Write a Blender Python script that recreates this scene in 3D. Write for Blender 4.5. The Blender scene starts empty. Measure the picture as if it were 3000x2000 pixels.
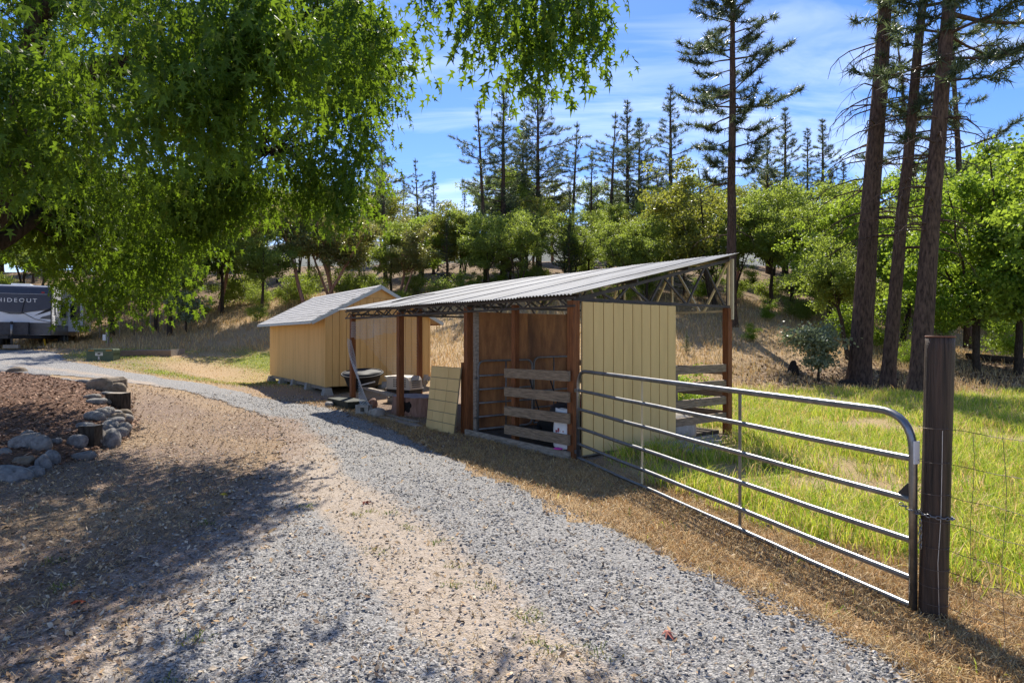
import bpy, math, random
import numpy as np
from mathutils import Vector, Matrix

R = math.radians
rng = np.random.default_rng(7)
random.seed(7)
sc = bpy.context.scene
COL = sc.collection

# ------------------------------------------------------------------ camera, sky, sun, exposure
CAM_H, FPX, HZ = 1.70, 1800.0, 986.0          # eye height; focal length in photo pixels; horizon row
cam_d = bpy.data.cameras.new('camera')
cam = bpy.data.objects.new('camera', cam_d); COL.objects.link(cam)
cam.location = (0, 0, CAM_H); cam.rotation_euler = (R(90), 0, 0)
cam_d.sensor_width = 36; cam_d.lens = 36 * FPX / 3000
cam_d.shift_y = -(1000 - HZ) / 3000
cam_d.clip_start = 0.05; cam_d.clip_end = 2000
sc.camera = cam

SUN_EL, SUN_AZ = R(48), R(1)                  # azimuth measured from +Y towards +X
world = bpy.data.worlds.new('World'); sc.world = world; world.use_nodes = True
wn, wl = world.node_tree.nodes, world.node_tree.links
wn.clear()
def wnode(t, **kw):
    n = wn.new(t)
    for k, v in kw.items(): setattr(n, k, v)
    return n
sky = wnode('ShaderNodeTexSky', sky_type='NISHITA', sun_disc=False, sun_elevation=SUN_EL, sun_rotation=SUN_AZ,
            altitude=400.0, air_density=1.0, dust_density=0.15, ozone_density=3.0)
tc = wnode('ShaderNodeTexCoord')
sep = wnode('ShaderNodeSeparateXYZ'); wl.new(tc.outputs['Generated'], sep.inputs[0])
zc = wnode('ShaderNodeMath', operation='MAXIMUM'); zc.inputs[1].default_value = 0.02; wl.new(sep.outputs[2], zc.inputs[0])
za = wnode('ShaderNodeMath', operation='ADD'); za.inputs[1].default_value = 0.16; wl.new(zc.outputs[0], za.inputs[0])
dx = wnode('ShaderNodeMath', operation='DIVIDE'); wl.new(sep.outputs[0], dx.inputs[0]); wl.new(za.outputs[0], dx.inputs[1])
dy = wnode('ShaderNodeMath', operation='DIVIDE'); wl.new(sep.outputs[1], dy.inputs[0]); wl.new(za.outputs[0], dy.inputs[1])
cmb = wnode('ShaderNodeCombineXYZ'); wl.new(dx.outputs[0], cmb.inputs[0]); wl.new(dy.outputs[0], cmb.inputs[1])
mp = wnode('ShaderNodeMapping'); mp.inputs['Rotation'].default_value = (0, 0, R(-24)); mp.inputs['Scale'].default_value = (0.55, 1.5, 1)
mp.inputs['Location'].default_value = (3.1, 1.7, 0)
wl.new(cmb.outputs[0], mp.inputs[0])
n1 = wnode('ShaderNodeTexNoise'); n1.inputs['Scale'].default_value = 2.1; n1.inputs['Detail'].default_value = 9; n1.inputs['Roughness'].default_value = 0.58
n1.inputs['Distortion'].default_value = 0.9
wl.new(mp.outputs[0], n1.inputs['Vector'])
n2 = wnode('ShaderNodeTexNoise'); n2.inputs['Scale'].default_value = 0.75; n2.inputs['Detail'].default_value = 3
wl.new(mp.outputs[0], n2.inputs['Vector'])
mm = wnode('ShaderNodeMath', operation='MULTIPLY'); wl.new(n1.outputs['Fac'], mm.inputs[0]); wl.new(n2.outputs['Fac'], mm.inputs[1])
rp = wnode('ShaderNodeMapRange'); rp.inputs['From Min'].default_value = 0.235; rp.inputs['From Max'].default_value = 0.42
rp.inputs['To Min'].default_value = 0.0; rp.inputs['To Max'].default_value = 0.38
wl.new(mm.outputs[0], rp.inputs['Value'])
hs = wnode('ShaderNodeHueSaturation'); hs.inputs['Saturation'].default_value = 1.25; hs.inputs['Value'].default_value = 1.0
tn = wnode('ShaderNodeMixRGB', blend_type='MULTIPLY'); tn.inputs['Fac'].default_value = 1.0; tn.inputs['Color2'].default_value = (0.93, 0.85, 0.95, 1)
wl.new(sky.outputs[0], tn.inputs['Color1']); wl.new(tn.outputs[0], hs.inputs['Color'])
cl = wnode('ShaderNodeMixRGB'); cl.inputs['Color2'].default_value = (9.0, 9.4, 10.0, 1)
wl.new(rp.outputs[0], cl.inputs['Fac']); wl.new(hs.outputs[0], cl.inputs['Color1'])
bg = wnode('ShaderNodeBackground'); bg.inputs['Strength'].default_value = 0.088
wl.new(cl.outputs[0], bg.inputs['Color'])
wo = wnode('ShaderNodeOutputWorld'); wl.new(bg.outputs[0], wo.inputs[0])

sun_d = bpy.data.lights.new('sun', 'SUN'); sun_d.energy = 3.9; sun_d.angle = R(0.5); sun_d.color = (1.0, 0.94, 0.84)
sun = bpy.data.objects.new('sun', sun_d); COL.objects.link(sun)
sdir = Vector((math.sin(SUN_AZ) * math.cos(SUN_EL), math.cos(SUN_AZ) * math.cos(SUN_EL), math.sin(SUN_EL)))
sun.rotation_euler = sdir.to_track_quat('Z', 'Y').to_euler()
sun.location = (0, 30, 40)

sc.view_settings.view_transform = 'Standard'; sc.view_settings.look = 'None'
sc.view_settings.exposure = 1.22; sc.view_settings.gamma = 1.0; sc.view_settings.use_curve_mapping = False
sc.cycles.use_denoising = True; sc.cycles.denoiser = 'OPENIMAGEDENOISE'; sc.cycles.denoising_input_passes = 'RGB_ALBEDO_NORMAL'; sc.cycles.denoising_prefilter = 'NONE'
sc.cycles.max_bounces = 6; sc.cycles.transmission_bounces = 4; sc.cycles.transparent_max_bounces = 6
sc.cycles.sample_clamp_indirect = 6.0

# ------------------------------------------------------------------ helpers
def XY(px, d):                                # plan position seen in photo column px at depth d
    return ((px - 1500) / FPX * d, d)
def ZP(py, d):                                # height seen in photo row py at depth d
    return CAM_H - (py - HZ) / FPX * d

def tag(o, label=None, cat=None, group=None, kind=None):
    if label: o['label'] = label
    if cat: o['category'] = cat
    if group: o['group'] = group
    if kind: o['kind'] = kind
    return o

def empty(name, loc=(0, 0, 0), rz=0.0, label=None, cat=None, group=None):
    o = bpy.data.objects.new(name, None); COL.objects.link(o)
    o.location = loc; o.rotation_euler = (0, 0, rz); o.empty_display_size = 0.2
    return tag(o, label, cat, group)

def link(name, me, parent=None, loc=None, rot=None):
    o = bpy.data.objects.new(name, me); COL.objects.link(o)
    if parent: o.parent = parent
    if loc is not None: o.location = loc
    if rot is not None: o.rotation_euler = rot
    return o

def np_mesh(name, V, quads=None, tris=None, mat=None, smooth=False, col=None):
    V = np.asarray(V, np.float32)
    me = bpy.data.meshes.new(name)
    loops, starts, k = [], [], 0
    if quads is not None and len(quads):
        q = np.asarray(quads, np.int32); loops.append(q.ravel()); starts.append(np.arange(len(q)) * 4); k = q.size
    if tris is not None and len(tris):
        t = np.asarray(tris, np.int32); loops.append(t.ravel()); starts.append(np.arange(len(t)) * 3 + k)
    L = np.concatenate(loops); S = np.concatenate(starts)
    me.vertices.add(len(V)); me.vertices.foreach_set('co', V.ravel())
    me.loops.add(len(L)); me.loops.foreach_set('vertex_index', L.astype(np.int32))
    me.polygons.add(len(S)); me.polygons.foreach_set('loop_start', S.astype(np.int32))
    me.polygons.foreach_set('use_smooth', np.full(len(S), bool(smooth)))
    me.update(calc_edges=True)
    if col is not None:
        a = me.attributes.new('col', 'FLOAT_COLOR', 'POINT')
        c = np.ones((len(V), 4), np.float32); c[:, :col.shape[1]] = col
        a.data.foreach_set('color', c.ravel())
    if mat: me.materials.append(mat)
    return me

BOXQ = np.array([[0, 3, 2, 1], [4, 5, 6, 7], [0, 1, 5, 4], [1, 2, 6, 5], [2, 3, 7, 6], [3, 0, 4, 7]])
class MB:
    """collects boxes, bars, tubes; build() links them as ONE mesh object"""
    def __init__(s): s.v, s.q, s.t, s.n = [], [], [], 0
    def add(s, V, quads=None, tris=None):
        V = np.asarray(V, float)
        if quads is not None and len(quads): s.q.append(np.asarray(quads) + s.n)
        if tris is not None and len(tris): s.t.append(np.asarray(tris) + s.n)
        s.v.append(V); s.n += len(V); return s
    def box(s, lo, hi):
        (a, b, c), (d, e, f) = lo, hi
        return s.add([(a, b, c), (d, b, c), (d, e, c), (a, e, c), (a, b, f), (d, b, f), (d, e, f), (a, e, f)], BOXQ)
    def hexa(s, pts): return s.add(pts, BOXQ)           # bottom 4 ccw, top 4 ccw
    def bar(s, p0, p1, w, h, up=(0, 0, 1)):
        p0, p1 = np.array(p0, float), np.array(p1, float); d = p1 - p0; d /= np.linalg.norm(d)
        u = np.array(up, float)
        if abs(d @ u) > 0.98: u = np.array((1.0, 0, 0))
        a = np.cross(d, u); a /= np.linalg.norm(a); b = np.cross(a, d)
        c = []
        for p in (p0, p1):
            for i, j in ((-1, -1), (1, -1), (1, 1), (-1, 1)): c.append(p + a * i * w / 2 + b * j * h / 2)
        return s.add(c, BOXQ)
    def tube(s, pts, r, n=8, cap=True):
        P = np.array(pts, float); m = len(P)
        r = np.full(m, r, float) if np.isscalar(r) else np.asarray(r, float)
        T = np.gradient(P, axis=0); T /= np.linalg.norm(T, axis=1)[:, None] + 1e-9
        ref = np.array((0, 0, 1.0)) if abs(T[:, 2]).mean() < 0.8 else np.array((1.0, 0, 0))
        if m > 2 and abs(T @ ref).max() > 0.9:            # carry the ring frame along a path that turns through ref
            A = np.zeros_like(T); a = np.cross(T[0], (0.31, 0.87, 0.38)); A[0] = a / np.linalg.norm(a)
            for i in range(1, m): a = A[i - 1] - T[i] * (A[i - 1] @ T[i]); A[i] = a / (np.linalg.norm(a) + 1e-9)
        else: A = np.cross(T, ref); A /= np.linalg.norm(A, axis=1)[:, None] + 1e-9
        B = np.cross(T, A)
        an = np.arange(n) / n * 2 * np.pi
        V = P[:, None] + r[:, None, None] * (A[:, None] * np.cos(an)[None, :, None] + B[:, None] * np.sin(an)[None, :, None])
        i = np.arange(m - 1)[:, None] * n; j = np.arange(n)[None]; k = (j + 1) % n
        Q = np.stack([i + j, i + n + j, i + n + k, i + k], -1).reshape(-1, 4)
        V = V.reshape(-1, 3); tr = []
        if cap:
            for base, c, fl in ((0, P[0], 1), ((m - 1) * n, P[-1], 0)):
                ci = len(V); V = np.vstack([V, c])
                for a_ in range(n):
                    b_ = (a_ + 1) % n
                    tr.append((ci, base + a_, base + b_) if fl else (ci, base + b_, base + a_))
        return s.add(V, Q, tr)
    def prism(s, outline, y0, y1):                       # outline in x,z extruded along y
        n = len(outline); V = [(x, y0, z) for x, z in outline] + [(x, y1, z) for x, z in outline]
        c0 = np.mean(np.array(V[:n]), 0); c1 = np.mean(np.array(V[n:]), 0)
        V += [tuple(c0), tuple(c1)]; q, t = [], []
        for i in range(n):
            j = (i + 1) % n; q.append((i, j, n + j, n + i)); t += [(2 * n, j, i), (2 * n + 1, n + i, n + j)]
        return s.add(V, q, t)
    def mesh(s, name, mat=None, smooth=False):
        return np_mesh(name, np.vstack(s.v), np.vstack(s.q) if s.q else None, np.vstack(s.t) if s.t else None, mat, smooth)
    def build(s, name, mat, parent=None, smooth=False, loc=None, rot=None):
        return link(name, s.mesh(name, mat, smooth), parent, loc, rot)

def copy_tree(o, parent=None):
    c = o.copy(); COL.objects.link(c); c.parent = parent
    for ch in o.children: copy_tree(ch, c)
    return c

def bend(pts, rad, n=6):                                # round the corners of a polyline
    P = [np.array(p, float) for p in pts]; out = [P[0]]
    for a, b, c in zip(P, P[1:], P[2:]):
        u, v = (a - b) / np.linalg.norm(a - b), (c - b) / np.linalg.norm(c - b)
        s, e = b + u * rad, b + v * rad
        for k in range(n + 1):
            t = k / n; out.append((1 - t) ** 2 * s + 2 * t * (1 - t) * b + t * t * e)
    return out + [P[-1]]

def vnoise(x, y, f, seed=0):                            # cheap smooth noise, about -1..1
    r = np.random.default_rng(seed); s = 0
    for k in range(6):
        a = r.uniform(0, 2 * np.pi); w = f * r.uniform(0.6, 1.7); p = r.uniform(0, 6.28)
        s = s + np.sin((x * np.cos(a) + y * np.sin(a)) * w + p)
    return s / 3.0

# ------------------------------------------------------------------ materials
MATS = {}
def nodes_of(m):
    m.use_nodes = True; nt = m.node_tree; nt.nodes.clear(); return nt, nt.nodes, nt.links
def mat(name, c1, c2=None, scale=8.0, stretch=(1, 1, 1), rough=0.8, metal=0.0, bump=0.15, bscale=None, spec=0.3, contrast=(0.3, 0.7), c3=None):
    if name in MATS: return MATS[name]
    m = bpy.data.materials.new(name); nt, N, L = nodes_of(m)
    out = N.new('ShaderNodeOutputMaterial'); p = N.new('ShaderNodeBsdfPrincipled'); L.new(p.outputs[0], out.inputs[0])
    p.inputs['Roughness'].default_value = rough; p.inputs['Metallic'].default_value = metal
    p.inputs['Specular IOR Level'].default_value = spec
    t = N.new('ShaderNodeTexCoord'); mpn = N.new('ShaderNodeMapping'); mpn.inputs['Scale'].default_value = stretch
    L.new(t.outputs['Object'], mpn.inputs[0])
    oi = N.new('ShaderNodeObjectInfo'); ad = N.new('ShaderNodeVectorMath'); ad.operation = 'ADD'
    ml = N.new('ShaderNodeMath'); ml.operation = 'MULTIPLY'; ml.inputs[1].default_value = 37.0
    L.new(oi.outputs['Random'], ml.inputs[0]); L.new(mpn.outputs[0], ad.inputs[0]); L.new(ml.outputs[0], ad.inputs[1])
    nz = N.new('ShaderNodeTexNoise'); nz.inputs['Scale'].default_value = scale; nz.inputs['Detail'].default_value = 8; nz.inputs['Roughness'].default_value = 0.62
    L.new(ad.outputs[0], nz.inputs['Vector'])
    cr = N.new('ShaderNodeValToRGB'); e = cr.color_ramp.elements
    e[0].position, e[1].position = contrast
    e[0].color = (*c1, 1); e[1].color = (*(c2 or c1), 1)
    L.new(nz.outputs['Fac'], cr.inputs[0]); csrc = cr.outputs[0]
    if c3:                                               # broad stains with a shape of their own
        n3 = N.new('ShaderNodeTexNoise'); n3.inputs['Scale'].default_value = scale * 0.23; n3.inputs['Detail'].default_value = 5
        L.new(ad.outputs[0], n3.inputs['Vector'])
        r3 = N.new('ShaderNodeMapRange'); r3.inputs['From Min'].default_value = 0.5; r3.inputs['From Max'].default_value = 0.68
        L.new(n3.outputs['Fac'], r3.inputs['Value'])
        mx = N.new('ShaderNodeMixRGB'); mx.inputs['Color2'].default_value = (*c3, 1)
        L.new(r3.outputs[0], mx.inputs['Fac']); L.new(csrc, mx.inputs['Color1']); csrc = mx.outputs[0]
    L.new(csrc, p.inputs['Base Color'])
    if bump:
        b = N.new('ShaderNodeBump'); b.inputs['Strength'].default_value = bump; b.inputs['Distance'].default_value = 0.02
        if bscale:
            nb = N.new('ShaderNodeTexNoise'); nb.inputs['Scale'].default_value = bscale; nb.inputs['Detail'].default_value = 6
            L.new(ad.outputs[0], nb.inputs['Vector']); L.new(nb.outputs['Fac'], b.inputs['Height'])
        else: L.new(nz.outputs['Fac'], b.inputs['Height'])
        L.new(b.outputs[0], p.inputs['Normal'])
    MATS[name] = m; return m

def leaf_mat(name, ca, cb, trans, tfac=0.45, rough=0.45, spec=0.35, cc=None):
    if name in MATS: return MATS[name]
    m = bpy.data.materials.new(name); nt, N, L = nodes_of(m)
    out = N.new('ShaderNodeOutputMaterial'); p = N.new('ShaderNodeBsdfPrincipled')
    g = N.new('ShaderNodeNewGeometry'); cr = N.new('ShaderNodeValToRGB'); e = cr.color_ramp.elements
    e[0].color = (*ca, 1); e[1].color = (*cb, 1)
    if cc: k = cr.color_ramp.elements.new(0.93); k.color = (*cb, 1); cr.color_ramp.elements[2].color = (*cc, 1)
    L.new(g.outputs['Random Per Island'], cr.inputs[0]); L.new(cr.outputs[0], p.inputs['Base Color'])
    p.inputs['Roughness'].default_value = rough; p.inputs['Specular IOR Level'].default_value = spec
    tr = N.new('ShaderNodeBsdfTranslucent'); mx = N.new('ShaderNodeMixRGB'); mx.blend_type = 'MULTIPLY'; mx.inputs['Fac'].default_value = 0.0
    oi = N.new('ShaderNodeObjectInfo'); hsv = N.new('ShaderNodeHueSaturation')
    mr = N.new('ShaderNodeMapRange'); mr.inputs['To Min'].default_value = 0.485; mr.inputs['To Max'].default_value = 0.515
    L.new(oi.outputs['Random'], mr.inputs['Value']); L.new(mr.outputs[0], hsv.inputs['Hue'])
    L.new(cr.outputs[0], hsv.inputs['Color']); L.new(hsv.outputs[0], p.inputs['Base Color'])
    tm = N.new('ShaderNodeMixRGB'); tm.blend_type = 'MIX'; tm.inputs['Fac'].default_value = 0.7; tm.inputs['Color2'].default_value = (*trans, 1)
    L.new(hsv.outputs[0], tm.inputs['Color1']); L.new(tm.outputs[0], tr.inputs['Color'])
    ms = N.new('ShaderNodeMixShader'); ms.inputs[0].default_value = tfac
    L.new(p.outputs[0], ms.inputs[1]); L.new(tr.outputs[0], ms.inputs[2]); L.new(ms.outputs[0], out.inputs[0])
    MATS[name] = m; return m

def col_mat(name, rough=0.85, tfac=0.0, spec=0.2):       # colour from the per-blade / per-stone attribute
    if name in MATS: return MATS[name]
    m = bpy.data.materials.new(name); nt, N, L = nodes_of(m)
    out = N.new('ShaderNodeOutputMaterial'); p = N.new('ShaderNodeBsdfPrincipled')
    a = N.new('ShaderNodeAttribute'); a.attribute_name = 'col'
    L.new(a.outputs['Color'], p.inputs['Base Color']); p.inputs['Roughness'].default_value = rough; p.inputs['Specular IOR Level'].default_value = spec
    if tfac:
        tr = N.new('ShaderNodeBsdfTranslucent'); L.new(a.outputs['Color'], tr.inputs['Color'])
        ms = N.new('ShaderNodeMixShader'); ms.inputs[0].default_value = tfac
        L.new(p.outputs[0], ms.inputs[1]); L.new(tr.outputs[0], ms.inputs[2]); L.new(ms.outputs[0], out.inputs[0])
    else: L.new(p.outputs[0], out.inputs[0])
    MATS[name] = m; return m

M_POST = mat('stained_post_wood', (0.10, 0.034, 0.013), (0.27, 0.098, 0.030), 6, (6, 6, 0.6), 0.7, bump=0.4)
M_RAIL = mat('weathered_board', (0.10, 0.075, 0.052), (0.36, 0.27, 0.18), 5, (8, 1.2, 14), 0.85, bump=0.5)
M_RAILX = mat('weathered_board_x', (0.10, 0.075, 0.052), (0.36, 0.27, 0.18), 5, (1.2, 8, 14), 0.85, bump=0.5)
M_GREY = mat('grey_plank_wood', (0.16, 0.13, 0.10), (0.42, 0.36, 0.29), 6, (2, 2, 8), 0.85, bump=0.4)
M_SIDE = mat('cream_siding', (0.65, 0.455, 0.185), (0.71, 0.50, 0.21), 3, (4, 4, 0.7), 0.6, bump=0.03, c3=(0.61, 0.42, 0.17))
M_SHED = mat('tan_siding', (0.68, 0.41, 0.145), (0.76, 0.47, 0.175), 3, (5, 5, 0.5), 0.65, bump=0.06, c3=(0.62, 0.365, 0.125))
M_PLY = mat('brown_plywood', (0.22, 0.09, 0.034), (0.50, 0.225, 0.08), 3, (3, 3, 0.8), 0.6, bump=0.2, c3=(0.12, 0.052, 0.024))
M_STEEL = mat('dark_steel', (0.035, 0.03, 0.028), (0.085, 0.07, 0.06), 10, rough=0.6, bump=0.1)
M_CREAMST = mat('cream_painted_steel', (0.50, 0.42, 0.25), (0.62, 0.52, 0.33), 8, rough=0.6, bump=0.05)
M_ZINC = mat('galvanised_tube', (0.17, 0.17, 0.175), (0.29, 0.29, 0.295), 14, rough=0.36, metal=0.85, bump=0.05, c3=(0.2, 0.195, 0.19))
M_ZINCD = mat('dull_gate_tube', (0.14, 0.13, 0.12), (0.26, 0.25, 0.24), 14, rough=0.5, metal=0.5, bump=0.05)
M_ROOF = mat('corrugated_zinc', (0.23, 0.232, 0.235), (0.32, 0.32, 0.32), 2.2, (0.5, 3, 3), 0.7, metal=0.0, bump=0.03, spec=0.12, c3=(0.14, 0.137, 0.133))
M_WIRE = mat('galvanised_wire', (0.45, 0.43, 0.40), (0.6, 0.58, 0.54), 20, rough=0.4, metal=0.6, bump=0)
M_FWIRE = mat('rusty_fence_wire', (0.09, 0.07, 0.06), (0.18, 0.14, 0.11), 20, rough=0.6, metal=0.4, bump=0)
M_SHINGLE = mat('grey_shingle', (0.33, 0.32, 0.305), (0.50, 0.485, 0.465), 40, rough=0.95, bump=0.3, spec=0.1)
M_TRIM = mat('pale_blue_trim', (0.42, 0.47, 0.47), (0.52, 0.57, 0.56), 6, rough=0.6, bump=0.05)
M_BARK = mat('pine_bark', (0.022, 0.017, 0.014), (0.15, 0.10, 0.074), 6, (3, 3, 0.7), 0.95, bump=1.0, spec=0.1)
M_BARKD = mat('dark_bark', (0.02, 0.016, 0.012), (0.085, 0.066, 0.05), 7, (3, 3, 0.8), 0.95, bump=0.8, spec=0.1)
M_BARKR = mat('madrone_bark', (0.16, 0.075, 0.045), (0.36, 0.21, 0.15), 4, (3, 3, 0.6), 0.75, bump=0.3)
M_STONE = mat('river_stone', (0.085, 0.08, 0.078), (0.30, 0.285, 0.265), 13, rough=0.9, bump=0.7, bscale=38, c3=(0.20, 0.175, 0.15))
M_STONEB = mat('brown_stone', (0.12, 0.09, 0.06), (0.28, 0.22, 0.16), 9, rough=0.9, bump=0.5, bscale=24)
M_CONC = mat('concrete', (0.26, 0.235, 0.20), (0.42, 0.385, 0.335), 12, rough=0.95, bump=0.3, bscale=60)
M_BLACK = mat('black_plastic', (0.010, 0.010, 0.011), (0.024, 0.024, 0.026), 8, rough=0.7, bump=0.05)
M_DARK = mat('dark_grey_plastic', (0.03, 0.03, 0.035), (0.06, 0.06, 0.068), 8, rough=0.5, bump=0.05)
M_BEIGE = mat('beige_plastic', (0.48, 0.42, 0.33), (0.58, 0.51, 0.42), 6, rough=0.5, bump=0.04)
M_WHITE = mat('white_paint', (0.66, 0.66, 0.65), (0.78, 0.78, 0.77), 5, rough=0.4, bump=0.03)
M_GREENBOX = mat('green_box_paint', (0.060, 0.085, 0.045), (0.095, 0.125, 0.07), 6, rough=0.5, bump=0.05)
M_RUBBER = mat('tyre_rubber', (0.014, 0.014, 0.014), (0.03, 0.03, 0.03), 20, rough=0.85)
M_GATEPOST = mat('old_gate_post', (0.008, 0.006, 0.005), (0.10, 0.066, 0.046), 4.5, (13, 13, 0.35), 0.5, bump=1.0, c3=(0.10, 0.055, 0.035))

L_MAPLE = leaf_mat('maple_leaf', (0.018, 0.052, 0.007), (0.058, 0.125, 0.016), (0.27, 0.40, 0.02), 0.46, 0.5, 0.22, cc=(0.20, 0.22, 0.03))
L_OAK = leaf_mat('oak_leaf', (0.055, 0.092, 0.022), (0.17, 0.225, 0.056), (0.52, 0.64, 0.075), 0.46, 0.45, 0.3)
L_BRIGHT = leaf_mat('bright_leaf', (0.060, 0.115, 0.017), (0.17, 0.27, 0.038), (0.50, 0.66, 0.055), 0.48, 0.45, 0.3)
L_YELLOW = leaf_mat('yellow_green_leaf', (0.075, 0.10, 0.018), (0.19, 0.21, 0.035), (0.46, 0.48, 0.06), 0.45, 0.4, 0.45, cc=(0.30, 0.17, 0.03))
L_MADRONE = leaf_mat('madrone_leaf', (0.06, 0.085, 0.028), (0.17, 0.18, 0.06), (0.46, 0.46, 0.09), 0.42, 0.34, 0.55, cc=(0.28, 0.13, 0.035))
L_PALE = leaf_mat('pale_leaf', (0.12, 0.16, 0.085), (0.26, 0.31, 0.18), (0.36, 0.44, 0.20), 0.35, 0.35, 0.5)
L_PINE = leaf_mat('pine_needles', (0.024, 0.044, 0.024), (0.085, 0.115, 0.056), (0.22, 0.28, 0.10), 0.34, 0.4, 0.45)
L_FIR = leaf_mat('fir_needles', (0.016, 0.036, 0.018), (0.052, 0.088, 0.04), (0.11, 0.17, 0.05), 0.28, 0.45, 0.4)
# ------------------------------------------------------------------ terrain
CP = []
for px, py, d in [(1033,1182,14.6),(1228,1168,15.7),(952,1159,17.0),(790,1117,22.6),(300,1056,23),(480,1042,24.5),(250,1088,18.8),
                  (600,1130,17.6),(800,1178,15.2),(50,1021,26.5),(210,1008,31),(700,965,30),(600,925,34),(850,872,37),(1100,872,37),(600,1030,27),
                  (1330,960,28),(1330,1052,21.5),(1400,850,37),(2600,1132,20),(2400,1112,21.5),(2100,1002,27),(2250,962,30),(2300,893,37),
                  (2900,1085,24),(2900,1035,30),(2950,965,39),(1800,1010,26),(1800,860,37),(60,1120,16),(150,1190,12)]:
    x, y = XY(px, d); CP.append((x, y, ZP(py, d)))
for x in (-14, -9, -5, -1, 3, 7, 12):
    for y in (-4, 1.5, 5, 9): CP.append((x, y, 0.0))
for x, y, z in [(4,12,0),(8,13,0),(10,16,0.03),(-7,13,.08),(-3,11.5,.02),(1,13,.05),(2,17,.2),
                (-60,30,2.5),(-60,60,8),(-40,60,8),(-20,60,8.5),(0,60,9),(25,60,8.5),(50,60,6),(80,60,5),(60,30,1.2),(34,30,1.0),
                (-70,110,9),(-30,110,9),(0,110,9.5),(40,110,9),(90,110,7),(-70,0,1),(-40,15,1),(-40,-12,0),(40,5,0),(40,-12,0),(0,-20,0),(75,10,0),
                (-90,190,9),(0,190,9),(100,190,8),(-120,60,9),(130,60,6),(-30,40,4.2)]:
    CP.append((x, y, z))
CP = np.array(CP)
def _phi(r2): return np.where(r2 > 1e-9, 0.5 * r2 * np.log(np.maximum(r2, 1e-9)), 0.0)
_n = len(CP); _A = np.zeros((_n + 3, _n + 3))
_A[:_n, :_n] = _phi(((CP[:, None, :2] - CP[None, :, :2]) ** 2).sum(-1)) + np.eye(_n) * 0.8
_A[:_n, _n] = 1; _A[:_n, _n + 1:] = CP[:, :2]; _A[_n, :_n] = 1; _A[_n + 1:, :_n] = CP[:, :2].T
_W = np.linalg.solve(_A, np.concatenate([CP[:, 2], np.zeros(3)]))

BEDP = np.array([(-6.15,9.3),(-6.5,10.4),(-7.1,11.5),(-8.1,12.9),(-8.8,14.1),(-10.4,15.3),(-11.7,16.2),(-12.9,16.8),(-14.4,17.2),(-17,16.5),(-17,8),(-12,5.4),(-8,5.9),(-6.2,6.7),(-5.95,7.8),(-5.95,8.6)])
def poly_sd(x, y, P):                                   # signed distance, positive inside
    x = np.asarray(x, float); y = np.asarray(y, float); ins = np.zeros(x.shape, bool); dm = np.full(x.shape, 1e9)
    for (ax, ay), (bx, by) in zip(P, np.roll(P, -1, 0)):
        t = np.clip(((x - ax) * (bx - ax) + (y - ay) * (by - ay)) / ((bx - ax) ** 2 + (by - ay) ** 2), 0, 1)
        dm = np.minimum(dm, np.hypot(x - ax - t * (bx - ax), y - ay - t * (by - ay)))
        c = ((ay > y) != (by > y)) & (x < (bx - ax) * (y - ay) / (by - ay + 1e-12) + ax); ins ^= c
    return np.where(ins, dm, -dm)
def gz(x, y, rough=True):
    x = np.asarray(x, float); y = np.asarray(y, float); sh = np.broadcast(x, y).shape
    xf, yf = np.broadcast_to(x, sh).ravel(), np.broadcast_to(y, sh).ravel(); out = np.zeros(len(xf))
    for i in range(0, len(xf), 20000):
        a, b = xf[i:i + 20000], yf[i:i + 20000]
        out[i:i + 20000] = _phi((a[:, None] - CP[:, 0]) ** 2 + (b[:, None] - CP[:, 1]) ** 2) @ _W[:_n] + _W[_n] + _W[_n + 1] * a + _W[_n + 2] * b
    out = np.minimum(out, 9.5)
    near = np.clip((yf - 9) / 8, 0, 1)
    out = out * np.where((yf < 9) & (abs(xf) < 14), 0.15 + 0.85 * near, 1)
    out += 0.16 * np.clip(poly_sd(xf, yf, BEDP) / 0.45, 0, 1)
    if rough: out += 0.012 * vnoise(xf, yf, 3.1, 3) + 0.012 * vnoise(xf, yf, 9.0, 4) * np.clip(1.3 - yf / 25, 0, 1) + 0.10 * vnoise(xf, yf, 0.7, 5) * np.clip((yf - 22) / 12, 0, 1)
    return out.reshape(sh)
def gz1(x, y): return float(gz(np.array([x]), np.array([y]))[0])

def grid_mesh(name, xs, ys, m, keep=None, dz=0.0, col=None):
    X, Y = np.meshgrid(xs, ys); Z = gz(X, Y) + dz
    V = np.stack([X, Y, Z], -1).reshape(-1, 3); w = len(xs)
    i, j = np.meshgrid(np.arange(w - 1), np.arange(len(ys) - 1)); a = (j * w + i).ravel()
    Q = np.stack([a, a + 1, a + w + 1, a + w], -1)
    if keep is not None:
        k = keep(X, Y).ravel(); Q = Q[k[Q].all(1)]
        u = np.unique(Q); mp_ = -np.ones(len(V), int); mp_[u] = np.arange(len(u)); V = V[u]; Q = mp_[Q]
    return np_mesh(name, V, Q, None, m, True, col(V[:, 0], V[:, 1]) if col else None)

def axis(lo, hi, fine_lo, fine_hi, step, grow=1.10):
    a = list(np.arange(fine_lo, fine_hi + 1e-6, step)); s = step
    while a[-1] < hi: s *= grow; a.append(a[-1] + s)
    s = step
    while a[0] > lo: s *= grow; a.insert(0, a[0] - s)
    return np.array(a)

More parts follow.
